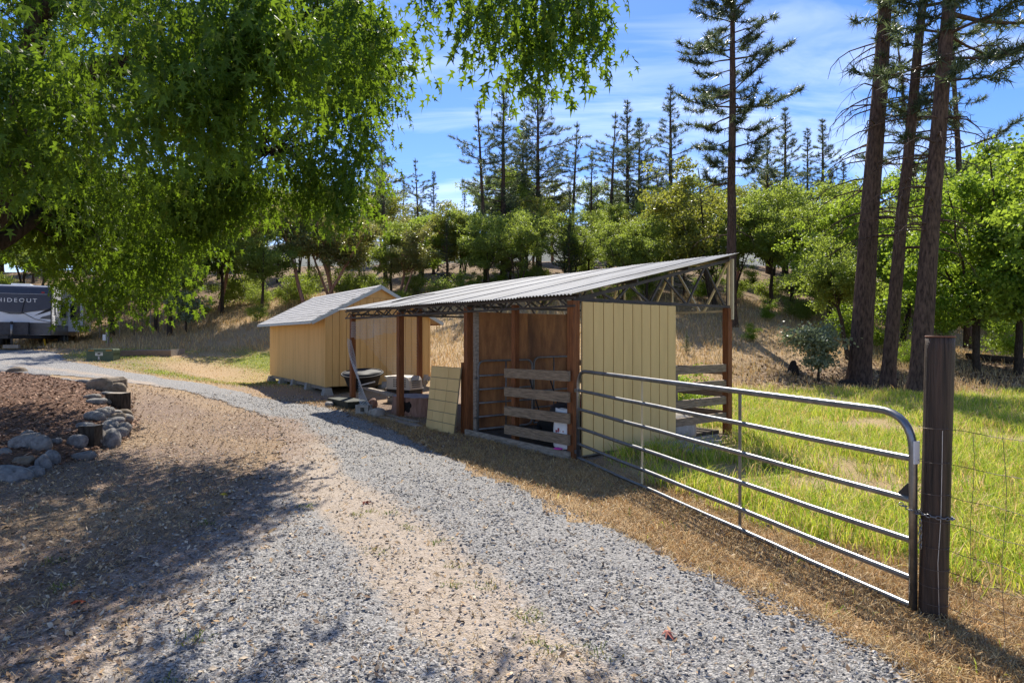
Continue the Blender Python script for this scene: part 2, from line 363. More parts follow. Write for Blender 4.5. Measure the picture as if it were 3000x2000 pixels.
# the drive: right-hand edge and the strip to its left
DR = np.array([(2.2,-3),(2.15,1.5),(1.95,3.2),(1.75,3.8),(1.28,4.6),(.65,5.84),(0,6.97),(-.79,8.4),(-2.0,10.8),(-3.5,13.2),(-5.4,15.2),(-7.5,16.9),(-9.3,18.5),(-11.5,19.7),(-13.7,20.7),(-16.4,22.6),(-18.6,25.2),(-23,26.0),(-30,25)])
DL = np.array([(-30,16.5),(-20,17.4),(-14.7,17.7),(-11.6,17.3),(-9.05,16.2),(-7.1,14.9),(-5.5,13.2),(-4.5,11.6),(-3.7,9.8),(-3.2,8.0),(-2.9,5.5),(-3.1,2),(-3.2,-3)])
DRIVE = np.vstack([DR, DL])
def drive_sd(x, y): return poly_sd(x, y, DRIVE)
def redge(x, y):                                        # distance from the right-hand edge polyline
    dm = np.full(np.shape(x), 1e9)
    for (ax, ay), (bx, by) in zip(DR[:-1], DR[1:]):
        t = np.clip(((x - ax) * (bx - ax) + (y - ay) * (by - ay)) / ((bx - ax) ** 2 + (by - ay) ** 2), 0, 1)
        dm = np.minimum(dm, np.hypot(x - ax - t * (bx - ax), y - ay - t * (by - ay)))
    return dm

# how each patch of ground is covered: green turf, dry straw, forest litter
SHED_O, SHED_R = np.array((-5.17, 17.0)), R(33.8)
SH_O, SH_R = np.array((0.857, 8.57)), R(37.5)
def sh(t, s):                                            # shelter local -> plan
    c, n = math.cos(SH_R), math.sin(SH_R); return (SH_O[0] + c * t - n * s, SH_O[1] + n * t + c * s)
def sh_local(x, y):
    c, n = math.cos(SH_R), math.sin(SH_R); a, b = x - SH_O[0], y - SH_O[1]; return a * c + b * n, -a * n + b * c
def cover(x, y):
    x = np.asarray(x, float); y = np.asarray(y, float)
    t, s = sh_local(x, y)
    gx = x - (2.58 - 0.338 * (y - 3.74))                      # how far behind the gate line
    meadow = np.clip(1.0 - (y - 17.5 - 0.12 * (x - 8)) / 3.0, 0, 1) * np.clip((-s - 0.15) / 0.4, 0, 1) * np.clip((gx - 0.10 - 0.5 * np.clip((5.5 - y) / 1.5, 0, 1)) / 0.5, 0, 1)
    meadow = meadow * (0.72 + 0.28 * np.clip((gx - 1.0) / 1.5, 0, 1))
    meadow = np.maximum(meadow, np.clip((t - 3.6) / 0.6, 0, 1) * np.clip((19.0 - y) / 2.5, 0, 1) * (x > 2))
    leftg = np.clip(1 - abs(y - 25.5 - 0.12 * (x + 12)) / 2.6, 0, 1) * np.clip((-x - 5.5) / 2, 0, 1) * np.clip((x + 20) / 3, 0, 1)
    leftg = np.maximum(leftg, 0.85 * np.clip((drive_sd(x, y) * -1) / 1.0, 0, 1) * np.clip(1 - abs(y - 21 - 0.1 * (x + 10)) / 3.2, 0, 1) * np.clip((-x - 4.5) / 1.5, 0, 1))
    green = np.maximum(meadow, leftg)
    green = np.clip(green * (0.80 + 0.65 * vnoise(x, y, 1.3, 11) + 0.35 * vnoise(x, y, 3.6, 12)), 0, 1)
    forest = np.clip((y - 34 + 2.5 * vnoise(x, y, 0.35, 14)) / 4, 0, 1)
    forest = np.maximum(forest, np.clip((x - 6) / 3, 0, 1) * np.clip((y - 18.3 - 0.05 * (x - 8)) / 1.5, 0, 1) * np.clip(1 - (y - 23 - 0.25 * (x - 12)) / 3, 0, 1) * 0.85)
    return green, forest

def ground_mat():
    m = bpy.data.materials.new('ground_cover'); nt, N, L = nodes_of(m)
    out = N.new('ShaderNodeOutputMaterial'); p = N.new('ShaderNodeBsdfPrincipled'); L.new(p.outputs[0], out.inputs[0])
    p.inputs['Roughness'].default_value = 0.95; p.inputs['Specular IOR Level'].default_value = 0.1
    t = N.new('ShaderNodeTexCoord'); a = N.new('ShaderNodeAttribute'); a.attribute_name = 'col'
    s = N.new('ShaderNodeSeparateColor'); L.new(a.outputs['Color'], s.inputs[0])
    def noise(sc_, det=6, ro=0.6):
        n = N.new('ShaderNodeTexNoise'); n.inputs['Scale'].default_value = sc_; n.inputs['Detail'].default_value = det; n.inputs['Roughness'].default_value = ro
        L.new(t.outputs['Object'], n.inputs['Vector']); return n.outputs['Fac']
    def ramp(src, stops):
        c = N.new('ShaderNodeValToRGB'); e = c.color_ramp.elements
        while len(e) < len(stops): e.new(0.5)
        for k, (q, cc) in zip(e, stops): k.position = q; k.color = (*cc, 1)
        L.new(src, c.inputs[0]); return c.outputs[0]
    def mix(f, c1, c2):
        n = N.new('ShaderNodeMixRGB')
        L.new(f, n.inputs[0]); L.new(c1, n.inputs[1]); L.new(c2, n.inputs[2]); return n.outputs[0]
    fine = noise(55, 8, 0.7); mid = noise(3.2, 6)
    straw = ramp(fine, [(0.30, (0.17, 0.11, 0.06)), (0.5, (0.40, 0.28, 0.155)), (0.7, (0.58, 0.43, 0.265))])
    dirt = ramp(fine, [(0.30, (0.085, 0.060, 0.045)), (0.5, (0.25, 0.18, 0.135)), (0.72, (0.44, 0.35, 0.28))])
    turf = ramp(fine, [(0.30, (0.09, 0.12, 0.03)), (0.55, (0.26, 0.27, 0.075)), (0.75, (0.44, 0.38, 0.16))])
    litter = ramp(fine, [(0.30, (0.055, 0.035, 0.022)), (0.5, (0.15, 0.10, 0.06)), (0.72, (0.30, 0.21, 0.13))])
    b = ramp(mid, [(0.40, (0, 0, 0)), (0.60, (1, 1, 1))])
    c = mix(s.outputs[2], straw, dirt)
    c = mix(s.outputs[0], c, turf)
    f2 = N.new('ShaderNodeMath'); f2.operation = 'MULTIPLY'; L.new(s.outputs[1], f2.inputs[0])
    f2b = N.new('ShaderNodeMapRange'); f2b.inputs['To Min'].default_value = 0.55; L.new(b, f2b.inputs['Value']); L.new(f2b.outputs[0], f2.inputs[1])
    c = mix(f2.outputs[0], c, litter)
    L.new(c, p.inputs['Base Color'])
    bp = N.new('ShaderNodeBump'); bp.inputs['Strength'].default_value = 0.9; bp.inputs['Distance'].default_value = 0.03
    L.new(fine, bp.inputs['Height']); L.new(bp.outputs[0], p.inputs['Normal'])
    return m
def ground_col(x, y):
    g, f = cover(x, y); t, s = sh_local(x, y)
    bare = np.clip(1.2 - abs(drive_sd(x, y) + 1.0) / 1.2, 0, 1) * (x < 0)           # trodden soil beside the drive
    bare = np.maximum(bare, np.clip((t + 1.6) / 0.7, 0, 1) * np.clip((4.3 - t) / 0.6, 0, 1) * np.clip((s + 0.7) / 0.6, 0, 1) * np.clip((8.8 - s) / 0.6, 0, 1) * 0.9)
    bare = np.maximum(bare, np.clip((17 - y) / 3, 0, 1) * np.clip((-x - 2.2) / 1, 0, 1) * np.clip(drive_sd(x, y) + 8, 0, 1))
    bare = np.clip(bare * (0.9 + 0.35 * vnoise(x, y, 2.3, 21)), 0, 1)
    return np.stack([g, f, bare], -1)
ground = link('ground', grid_mesh('ground', axis(-420, 420, -16, 16, 0.26, 1.14), axis(-60, 900, -2, 28, 0.24, 1.12), ground_mat(), None, 0, ground_col))
tag(ground, kind='structure')

def gravel_mat(name, darks, dirt, bumpd=0.012):
    m = bpy.data.materials.new(name); nt, N, L = nodes_of(m)
    out = N.new('ShaderNodeOutputMaterial'); p = N.new('ShaderNodeBsdfPrincipled'); L.new(p.outputs[0], out.inputs[0])
    p.inputs['Roughness'].default_value = 0.9; p.inputs['Specular IOR Level'].default_value = 0.2
    t = N.new('ShaderNodeTexCoord'); a = N.new('ShaderNodeAttribute'); a.attribute_name = 'col'
    s = N.new('ShaderNodeSeparateColor'); L.new(a.outputs['Color'], s.inputs[0])
    v = N.new('ShaderNodeTexVoronoi'); v.inputs['Scale'].default_value = 80; L.new(t.outputs['Object'], v.inputs['Vector'])
    sv = N.new('ShaderNodeSeparateColor'); L.new(v.outputs['Color'], sv.inputs[0])
    c = N.new('ShaderNodeValToRGB'); e = c.color_ramp.elements
    while len(e) < 4: e.new(0.5)
    for k, (q, cc) in zip(e, darks): k.position = q; k.color = (*cc, 1)
    L.new(sv.outputs[0], c.inputs[0])
    n = N.new('ShaderNodeTexNoise'); n.inputs['Scale'].default_value = 26; n.inputs['Detail'].default_value = 9; n.inputs['Roughness'].default_value = 0.72
    L.new(t.outputs['Object'], n.inputs['Vector'])
    d = N.new('ShaderNodeValToRGB'); e = d.color_ramp.elements
    e[0].position, e[1].position = 0.33, 0.68; e[0].color = (*dirt[0], 1); e[1].color = (*dirt[1], 1); L.new(n.outputs['Fac'], d.inputs[0])
    n2 = N.new('ShaderNodeTexNoise'); n2.inputs['Scale'].default_value = 7; n2.inputs['Detail'].default_value = 8; n2.inputs['Roughness'].default_value = 0.7
    L.new(t.outputs['Object'], n2.inputs['Vector'])
    ad = N.new('ShaderNodeMath'); ad.operation = 'ADD'; L.new(s.outputs[0], ad.inputs[0]); L.new(n2.outputs['Fac'], ad.inputs[1])
    mr = N.new('ShaderNodeMapRange'); mr.inputs['From Min'].default_value = 0.82; mr.inputs['From Max'].default_value = 1.12; L.new(ad.outputs[0], mr.inputs['Value'])
    mx = N.new('ShaderNodeMixRGB'); L.new(mr.outputs[0], mx.inputs[0]); L.new(c.outputs[0], mx.inputs[1]); L.new(d.outputs[0], mx.inputs[2])
    d2 = N.new('ShaderNodeValToRGB'); e = d2.color_ramp.elements; e.new(0.5)
    for k, (q, cc) in zip(e, [(0.32, (0.085, 0.060, 0.045)), (0.5, (0.25, 0.18, 0.135)), (0.70, (0.44, 0.35, 0.28))]): k.position = q; k.color = (*cc, 1)
    L.new(n.outputs['Fac'], d2.inputs[0])
    a2 = N.new('ShaderNodeMath'); a2.operation = 'ADD'; L.new(s.outputs[1], a2.inputs[0]); L.new(n2.outputs['Fac'], a2.inputs[1])
    m2 = N.new('ShaderNodeMapRange'); m2.inputs['From Min'].default_value = 0.80; m2.inputs['From Max'].default_value = 1.25; L.new(a2.outputs[0], m2.inputs['Value'])
    mx2 = N.new('ShaderNodeMixRGB'); L.new(m2.outputs[0], mx2.inputs[0]); L.new(mx.outputs[0], mx2.inputs[1]); L.new(d2.outputs[0], mx2.inputs[2])
    L.new(mx2.outputs[0], p.inputs['Base Color'])
    h = N.new('ShaderNodeMath'); h.operation = 'ADD'; L.new(v.outputs['Distance'], h.inputs[0]); L.new(n.outputs['Fac'], h.inputs[1])
    bp = N.new('ShaderNodeBump'); bp.inputs['Strength'].default_value = 0.85; bp.inputs['Distance'].default_value = bumpd
    L.new(h.outputs[0], bp.inputs['Height']); L.new(bp.outputs[0], p.inputs['Normal'])
    return m
M_DRIVE = gravel_mat('drive_gravel', [(0.0, (0.10, 0.098, 0.095)), (0.35, (0.20, 0.192, 0.182)), (0.7, (0.30, 0.285, 0.265)), (1.0, (0.40, 0.38, 0.35))],
                     [(0.25, 0.20, 0.15), (0.47, 0.39, 0.315)])
def track(x, y):                                        # 1 on the dusty strips, 0 on the loose gravel
    e = redge(x, y) + 0.12 * vnoise(x, y, 1.1, 31) + 0.05 * vnoise(x, y, 4, 32)
    mid = np.clip(1 - abs(e - 1.75) / 0.62, 0, 1)
    far = np.clip((e - 3.0) / 0.8, 0, 1) * 0.75
    return np.clip(np.maximum(mid * 1.25, far), 0, 1) * np.clip(1.15 - (y - 10) / 14, 0.25, 1)
def ledge(x, y):
    dm = np.full(np.shape(x), 1e9)
    for (ax, ay), (bx, by) in zip(DL[:-1], DL[1:]):
        t = np.clip(((x - ax) * (bx - ax) + (y - ay) * (by - ay)) / ((bx - ax) ** 2 + (by - ay) ** 2), 0, 1)
        dm = np.minimum(dm, np.hypot(x - ax - t * (bx - ax), y - ay - t * (by - ay)))
    return dm
def brownness(x, y):                                    # soil and litter working into the gravel from the left
    w = np.interp(y, [3, 8, 13, 16], [1.3, 1.2, .6, .25])
    return np.clip(1.05 - (ledge(x, y) + .25 * vnoise(x, y, 1.4, 36) + .1 * vnoise(x, y, 5, 37)) / w, 0, 1) * .8
def drive_keep(x, y): return drive_sd(x, y) + 0.10 * vnoise(x, y, 3.0, 33) + 0.07 * vnoise(x, y, 11, 34) > 0.0
drv = link('gravel_drive', grid_mesh('gravel_drive', np.arange(-26, 3.2, 0.10), np.arange(-3, 27, 0.10), M_DRIVE, drive_keep, 0.012,
           lambda x, y: np.stack([track(x, y), brownness(x, y), 0 * x], -1)))
tag(drv, kind='structure')

M_MULCH = mat('bark_mulch', (0.045, 0.026, 0.017), (0.24, 0.14, 0.092), 42, rough=0.95, bump=1.0, spec=0.1, c3=(0.16, 0.10, 0.07))
bed = link('mulch_bed', grid_mesh('mulch_bed', np.arange(-15.2, -4.4, 0.12), np.arange(6.2, 18, 0.12), M_MULCH,
           lambda x, y: poly_sd(x, y, BEDP) + 0.12 * vnoise(x, y, 2.5, 41) > 0.05, 0.02))
tag(bed, kind='structure')

# far wooded ridge behind everything
rx = np.linspace(-900, 900, 90); V = []
for y, h in ((300, 10), (520, 70), (700, 115), (900, 100)):
    for x in rx: V.append((x, y + 30 * math.sin(x * .006), h * (0.8 + 0.25 * math.sin(x * .0043 + 1.2) + 0.08 * math.sin(x * .021)) if y > 300 else 15))
i, j = np.meshgrid(np.arange(89), np.arange(3)); a = (j * 90 + i).ravel()
ridge = link('hills', np_mesh('hills', V, np.stack([a, a + 1, a + 91, a + 90], -1), None,
             mat('far_ridge', (0.06, 0.07, 0.05), (0.15, 0.15, 0.13), 0.02, rough=1.0, bump=0.0), True))
tag(ridge, kind='structure')
# ------------------------------------------------------------------ structures: shelter
Z0 = 0.0
SH = empty('open_shelter', (SH_O[0], SH_O[1], 0), SH_R,
           'long open animal shelter with sloping corrugated metal roof on brown posts beside the drive', 'shelter')
def roof_z(t, s): return 2.30 + (s - 4) * 0.009 + (t + 0.15) * (0.85 - (s - 4) * 0.008) / 3.95
def lg(t, s): return gz1(*sh(t, s))
# posts: (t, s, half-width, top)
POSTS = [(0.0, 0.0, .062, 2.20), (0.03, 1.36, .045, 2.20), (0.0, 2.66, .055, 2.21), (0.0, 5.2, .058, 2.21), (0.0, 7.64, .055, 2.22),
         (1.8, 7.64, .055, 2.5), (3.7, 0.0, .058, 2.20), (3.7, 2.6, .06, 2.2), (3.7, 5.2, .06, 2.2), (3.7, 7.64, .06, 2.2)]
for t, s, w, top in POSTS:
    g = lg(t, s) - 0.25
    MB().box((t - w, s - w, g), (t + w, s + w, top)).build('post', M_POST, SH)
# corrugated roof, one object per sheet
def roof_sheet(s0, s1, lift):
    n = int(round((s1 - s0) / 0.0762)) * 6; ss = np.linspace(s0, s1, n + 1); tt = np.array([-0.16, 0.9, 1.9, 2.9, 3.82])
    S, T = np.meshgrid(ss, tt)
    Zr = roof_z(T, S) + 0.011 * np.cos(S / 0.0762 * 2 * np.pi) + lift + 0.008 * vnoise(T, S, 1.3, 51)
    Vv = np.stack([T, S, Zr], -1).reshape(-1, 3); w = n + 1
    i, j = np.meshgrid(np.arange(n), np.arange(len(tt) - 1)); a = (j * w + i).ravel()
    return np_mesh('roof_sheet', Vv, np.stack([a, a + w, a + w + 1, a + 1], -1), None, M_ROOF, True)
edges = np.arange(-0.12, 8.3, 0.61); edges[-1] = 8.2
for k in range(len(edges) - 1):
    link('roof_sheet', roof_sheet(edges[k] - 0.04, edges[k + 1], 0.012 + 0.006 * (k % 2)), SH)
# purlins and trusses
for t in (0.05, 1.25, 2.5, 3.66):
    MB().bar((t, -0.08, roof_z(t, -0.08) - 0.035), (t, 8.1, roof_z(t, 8.1) - 0.035), 0.04, 0.05).build('purlin', M_STEEL, SH)
def truss(s, nodes, m=M_STEEL):
    bz = 2.225
    b = MB(); top = lambda t: roof_z(t, s) - 0.085
    b.bar((-0.02, s, bz), (3.76, s, bz), 0.04, 0.045).bar((-0.02, s, top(-0.02)), (3.76, s, top(3.76)), 0.04, 0.05)
    o = b.build('truss', m, SH)
    up = True
    for a, c in zip(nodes[:-1], nodes[1:]):
        p, q = ((a, s + .002, bz), (c, s + .002, top(c))) if up else ((a, s + .002, top(a)), (c, s + .002, bz))
        MB().bar(p, q, 0.026, 0.034).build('web_bar', m, o); up = not up
ND = [0.25, 0.55, 0.85, 1.15, 1.62, 1.95, 2.55, 3.05, 3.62]
for s in (0.0, 2.66, 5.2, 7.64): truss(s, ND)
# cream lattice girder along the tall back side
bk = MB().bar((3.74, -0.06, 2.15), (3.74, 7.7, 2.15), 0.035, 0.035).bar((3.74, -0.06, 3.03), (3.74, 7.7, 3.06), 0.035, 0.04).build('girder', M_CREAMST, SH)
vs = np.arange(0, 7.5, 1.22)
for s in vs:
    MB().bar((3.74, s, 2.17), (3.74, s, 3.04), 0.03, 0.03).build('strut', M_CREAMST, bk)
    if s + 1.2 < 7.8:
        MB().bar((3.765, s + .03, 3.02), (3.765, s + .52, 2.16), 0.03, 0.034).build('strut', M_CREAMST, bk)
        MB().bar((3.765, s + 1.18, 3.02), (3.765, s + .62, 2.16), 0.03, 0.034).build('strut', M_CREAMST, bk)
MB().bar((3.74, -0.07, 2.0), (3.74, -0.07, 3.06), 0.05, 0.04).build('strut', M_CREAMST, bk)
# low open-web joist under the front eave
fj = MB().bar((-0.07, -0.1, 2.235), (-0.07, 7.9, 2.30), 0.035, 0.03).bar((-0.07, -0.1, 2.125), (-0.07, 7.9, 2.14), 0.03, 0.028).bar((0.10, 2.7, 2.12), (0.10, 7.9, 2.13), 0.03, 0.025).build('eave_joist', M_STEEL, SH)
for k in range(16):
    a = 0.05 + k * 0.49
    MB().bar((-0.068, a, 2.13), (-0.068, a + .245, 2.26), 0.016, 0.02).bar((-0.068, a + .245, 2.26), (-0.068, a + .49, 2.13), 0.016, 0.02).build('web_bar', M_STEEL, fj)
# sided end panel: grooved boards, each a plank
bw = [0.215, 0.205, 0.205, 0.21, 0.205, 0.205, 0.205, 0.205, 0.205, 0.205]; x = 0.085
for k, w in enumerate(bw):
    MB().box((x, -0.098, 0.05 + 0.004 * (k % 3)), (x + w - 0.016, -0.078, 2.185)).build('plank', M_SIDE, SH); x += w
MB().box((0.085, -0.0785, 0.10), (x - .02, -0.062, 2.18)).build('backing_board', mat('groove_paint', (0.20, 0.16, 0.09), (0.25, 0.2, 0.12), 5), SH)
MB().box((0.085, -0.06, 0.02), (2.1, -0.02, 0.12)).build('sill_board', M_GREY, SH)
# grey rails on the front bay and the open end
for z in (1.065, 0.775, 0.475, 0.185):
    j = random.uniform(-.006, .006)
    V = [(-.125, -.03, z + .02 + j), (-.085, -.03, z + .02 + j), (-.085, 1.45, z - .005), (-.125, 1.45, z - .005)]
    MB().hexa(V + [(a, b, c + 0.142) for a, b, c in V]).build('rail', M_RAIL, SH)
for z in (1.085, 0.81, 0.53, 0.24):
    V = [(2.0, -.02, z), (3.66, -.02, z + random.uniform(-.01, .015)), (3.66, .02, z + .005), (2.0, .02, z)]
    MB().hexa(V + [(a, b, c + 0.13) for a, b, c in V]).build('rail', M_RAILX, SH)
for z in (1.02, 0.62, 0.25):                                # rails along the back
    for s0 in (0.05, 2.62, 5.22):
        MB().box((3.765, s0, z + lg(3.7, s0 + 1) * .6), (3.80, s0 + 2.55, z + .13 + lg(3.7, s0 + 1) * .6)).build('rail', M_RAIL, SH)
# plywood partition and its framing
MB().box((0.06, 2.60, 0.28), (1.28, 2.615, 2.13)).build('plywood_sheet', M_PLY, SH)
MB().box((1.285, 2.60, 0.26), (2.28, 2.615, 2.13)).build('plywood_sheet', M_PLY, SH)
MB().box((0.04, 2.618, 0.05), (2.30, 2.66, 0.30)).build('plywood_sheet', M_PLY, SH)
MB().box((2.285, 2.57, 0.0), (2.345, 2.66, 2.15)).build('stud', M_POST, SH)
MB().box((-0.06, 2.725, 0.0), (-0.02, 2.80, 1.25)).build('stud', M_POST, SH)
MB().box((0.062, 2.52, 0.0), (0.13, 2.598, 2.12)).build('stud', M_GREY, SH)
MB().box((-0.11, -0.02, 0.0), (-0.07, 2.60, 0.11)).build('sill_board', M_GREY, SH)
MB().box((-0.07, 0.1, -0.05), (3.6, 2.60, 0.055)).build('stall_floor', mat('packed_manure', (0.035, 0.028, 0.022), (0.10, 0.082, 0.065), 20, bump=0.8, rough=1.0), SH)
# chicken wire
def hex_net(fn, w, h, cell=0.055, r=0.0024, miss=None):
    b = MB(); W = cell * 0.866; rows = int(h / (cell * .75)); colsn = int(w / W); E = []
    for j in range(rows):
        for i in range(colsn):
            ox = (i + 0.5 * (j % 2)) * W; oz = j * cell * .75
            if ox > w - W: continue
            if miss and miss(ox / w, oz / h): continue
            p = [(ox, oz + cell * .5), (ox + W / 2, oz + cell * .75), (ox + W, oz + cell * .5), (ox + W / 2 + 0, oz + cell * .75), (ox + W / 2, oz + cell * 1.25), (ox, oz + cell * .5)]
            E += [(p[0], p[1]), (p[1], p[2]), (p[1], p[4])]
    A = np.array([fn(*e[0]) for e in E]); B = np.array([fn(*e[1]) for e in E])
    D = B - A; D /= np.linalg.norm(D, axis=1)[:, None] + 1e-9
    u = np.cross(D, (0.3, 0.5, 0.81)); u /= np.linalg.norm(u, axis=1)[:, None]; v = np.cross(D, u)
    n = len(A); Vv = np.zeros((n, 6, 3))
    for k in range(3):
        o = r * (u * math.cos(k * 2.094) + v * math.sin(k * 2.094)); Vv[:, k] = A + o; Vv[:, 3 + k] = B + o
    base = np.arange(n)[:, None, None] * 6; q = np.array([[0, 1, 4, 3], [1, 2, 5, 4], [2, 0, 3, 5]])[None]
    return np_mesh('wire_netting', Vv.reshape(-1, 3), (base + q).reshape(-1, 4), None, M_WIRE)
sag = lambda a, b: 0.03 * math.sin(a * 5 + b * 3) + 0.02 * math.sin(a * 11)
o = link('wire_netting', hex_net(lambda a, b: (-0.075 + 0.4 * sag(a, b), 5.25 + a, 1.38 + b + 0.05 * math.sin(a * 2.2)), 2.36, 0.74,
         miss=lambda u, v: v < 0.28 + 0.35 * abs(u - 0.55)), SH); o['kind'] = 'stuff'
o = link('wire_netting', hex_net(lambda a, b: (0.06 + a, 7.70 + sag(a, b), 0.55 + b), 1.7, 1.6, miss=lambda u, v: v < 0.75 - 1.1 * u), SH); o['kind'] = 'stuff'
def strip(a, b):                                             # torn length hanging from the left post to the ground
    k = b / 2.35; s = 7.55 - 1.75 * k ** 1.15 + (a - 0.2) * (0.30 + 1.25 * k); z = 1.62 - 1.56 * k + 0.02 * math.sin(b * 6)
    return (-0.12 - 0.30 * k + 0.05 * math.sin(a * 9 + b * 3) + (a - .2) * 0.10, s, z + lg(-.2, s) * k + (a - 0.2) * 0.25)
o = link('wire_netting', hex_net(strip, 0.46, 2.35, cell=0.055, r=0.0036), SH); o['kind'] = 'stuff'
o = link('wire_netting', hex_net(lambda a, b: (3.70, 2.5 + a, 2.2 + b), 4.6, 0.75, cell=0.065, r=.0017), SH); o['kind'] = 'stuff'
# a bent twig lying on the roof
tw = [(0.30, 6.2, 0), (0.55, 6.05, .03), (.85, 5.9, .05), (1.2, 5.85, .03)]
o = MB().tube([(*sh(t, s), roof_z(t, s) + 0.045 + z) for t, s, z in tw], [.012, .014, .011, .006], 5).build('fallen_twig', M_BARKD)
tag(o, 'thin curved twig lying on the corrugated roof', 'twig')

# small tube gates hanging inside
def tube_gate(name, L_, H, loc, rz, label, rails=5, r=0.019):
    g = empty(name, loc, rz, label, 'gate', 'tube gates inside the shelter')
    f = bend([(0, 0, 0.0), (0, 0, H), (L_, 0, H), (L_, 0, 0), (0, 0, 0)], 0.14)
    MB().tube(f, r, 8).build('frame', M_ZINCD, g, True)
    for k in range(1, rails): MB().tube([(0, 0, H * k / rails - .02), (L_, 0, H * k / rails - .02)], r * .85, 8).build('rail', M_ZINCD, g, True)
    MB().tube([(L_ * .5, 0, 0), (L_ * .5, 0, H)], r * .7, 6).build('stay', M_ZINCD, g, True)
    for z in (0.2, H * .75): MB().bar((-0.07, 0, z), (0.03, 0, z), 0.025, 0.03).build('hinge', M_ZINC, g)
    return g
x_, y_ = sh(0.10, 2.50)
tube_gate('stall_gate', 1.16, 1.18, (x_, y_, 0.10), SH_R + R(-3), 'grey tube gate swung open on the post with bright hinges')
x_, y_ = sh(1.30, 2.44)
tube_gate('stall_gate', 1.0, 1.20, (x_, y_, 0.12), SH_R + R(2), 'grey tube gate with rounded top standing deeper against the plywood', 4)

# ------------------------------------------------------------------ shed
zs = gz1(*SHED_O)
SD = empty('garden_shed', (SHED_O[0], SHED_O[1], 0), SHED_R, 'tan gable-roofed shed with grooved wooden walls standing on concrete blocks', 'shed')
LW, LL, WB, WT, AP = 3.2, 6.7, 0.31, 2.30, 3.14               # gable width, length, wall bottom/top, apex
gr = mat('shed_groove', (0.16, 0.10, 0.05), (0.2, 0.13, 0.065), 5)
MB().box((0.035, 0.035, WB + .02), (LW - .035, LL - .035, WT)).build('wall_core', gr, SD)
MB().prism([(0.035, WT), (LW - .035, WT), (LW / 2, AP - .06)], 0.035, LL - .035).build('gable_core', gr, SD)
sl = (AP - WT) / (LW / 2)
rt = lambda x: WT + sl * min(x, LW - x)
n = 16; w = LW / n
for k in range(n):                                            # gable wall boards
    a, b = k * w + .004, (k + 1) * w - .007
    za, zb = min(rt(a), 2.84) - .03, min(rt(b), 2.84) - .03
    for yy in ((0.0, 0.034), (LL - .034, LL)):
        y0, y1 = yy
        MB().hexa([(a, y0, WB), (b, y0, WB), (b, y1, WB), (a, y1, WB), (a, y0, za), (b, y0, zb), (b, y1, zb), (a, y1, za)]).build('plank', M_SHED, SD)
xa = (2.85 - WT) / sl
MB().prism([(xa, 2.817), (LW - xa, 2.817), (LW / 2, AP - .02)], -0.004, 0.030).build('gable_panel', M_SHED, SD)
MB().prism([(xa, 2.817), (LW - xa, 2.817), (LW / 2, AP - .02)], LL - .03, LL + .004).build('gable_panel', M_SHED, SD)
y = 0.037; k = 0
while y < LL - .06:
    w2 = (0.205, 0.15, 0.205, 0.255)[k % 4]; e = min(y + w2, LL - .037)
    for x0, x1 in ((0.0, 0.034), (LW - .034, LW)):
        MB().box((x0, y, WB), (x1, e - .010, WT + .01)).build('plank', M_SHED, SD)
    y = e; k += 1
for cx, cy in ((-.012, -.012), (LW - .05, -.012)): MB().box((cx, cy, WB - .01), (cx + .062, cy + .0105, WT)).build('corner_trim', M_SHED, SD)
# roof deck, fascia, shingles
OV, OE = 0.40, 0.10
deck = MB()
for sg in (0, 1):
    e0, e1 = (-OV, LW / 2) if sg == 0 else (LW + OV, LW / 2)
    z0, z1 = WT - sl * OV, AP
    deck.hexa([(e0, -OE, z0), (e1, -OE, z1), (e1, LL + OE, z1), (e0, LL + OE, z0), (e0, -OE, z0 + .03), (e1, -OE, z1 + .03), (e1, LL + OE, z1 + .03), (e0, LL + OE, z0 + .03)])
RO = deck.build('roof', M_GREY, SD)
for e0 in (-OV, LW + OV):
    dx_ = 0.0
    MB().bar((e0, -OE - .012, WT - sl * OV - .01), (LW / 2, -OE - .012, AP - .01), 0.022, 0.095).build('barge_board', M_TRIM, RO)
MB().bar((-OV - .012, -OE, WT - sl * OV), (-OV - .012, LL + OE, WT - sl * OV), 0.02, 0.07).build('fascia', M_TRIM, RO)
MB().bar((LW + OV + .012, -OE, WT - sl * OV), (LW + OV + .012, LL + OE, WT - sl * OV), 0.02, 0.07).build('fascia', M_POST, RO)
sln = math.hypot(LW / 2 + OV, AP - WT + sl * OV); rows = 13; rh = sln / rows; tabw = (LL + 2 * OE) / 22
cs, sn = (LW / 2 + OV) / sln, (AP - WT + sl * OV) / sln
b = MB(); b.hexa([(0, .006, 0), (rh * 1.06, .006, 0), (rh * 1.06, tabw - .006, 0), (0, tabw - .006, 0), (0, .006, .016), (rh * 1.06, .006, .004), (rh * 1.06, tabw - .006, .004), (0, tabw - .006, .016)])
me_sh = b.mesh('shingle', M_SHINGLE)
far = MB(); ang = math.atan2(sn, cs)
for r_ in range(rows):
    for c_ in range(22):
        off = (r_ % 2) * tabw * .5
        y0 = -OE + c_ * tabw + off
        if y0 + tabw > LL + OE + .01: y0 = -OE - off * 0 if c_ < 0 else y0 - off
        x0 = -OV + cs * rh * r_; z0 = WT - sl * OV + sn * rh * r_ + .034
        link('shingle', me_sh, RO, (x0, y0 + random.uniform(-.006, .006), z0 + random.uniform(0, .005)), (0, -ang, random.uniform(-.012, .012)))
    x1 = LW + OV - cs * rh * r_; x2 = x1 - cs * rh * 1.05; za = WT - sl * OV + sn * rh * r_ + .036; zb = za + sn * rh * 1.05
    far.hexa([(x1, -OE, za), (x1, LL + OE, za), (x2, LL + OE, zb), (x2, -OE, zb), (x1, -OE, za + .014), (x1, LL + OE, za + .014), (x2, LL + OE, zb + .004), (x2, -OE, zb + .004)])
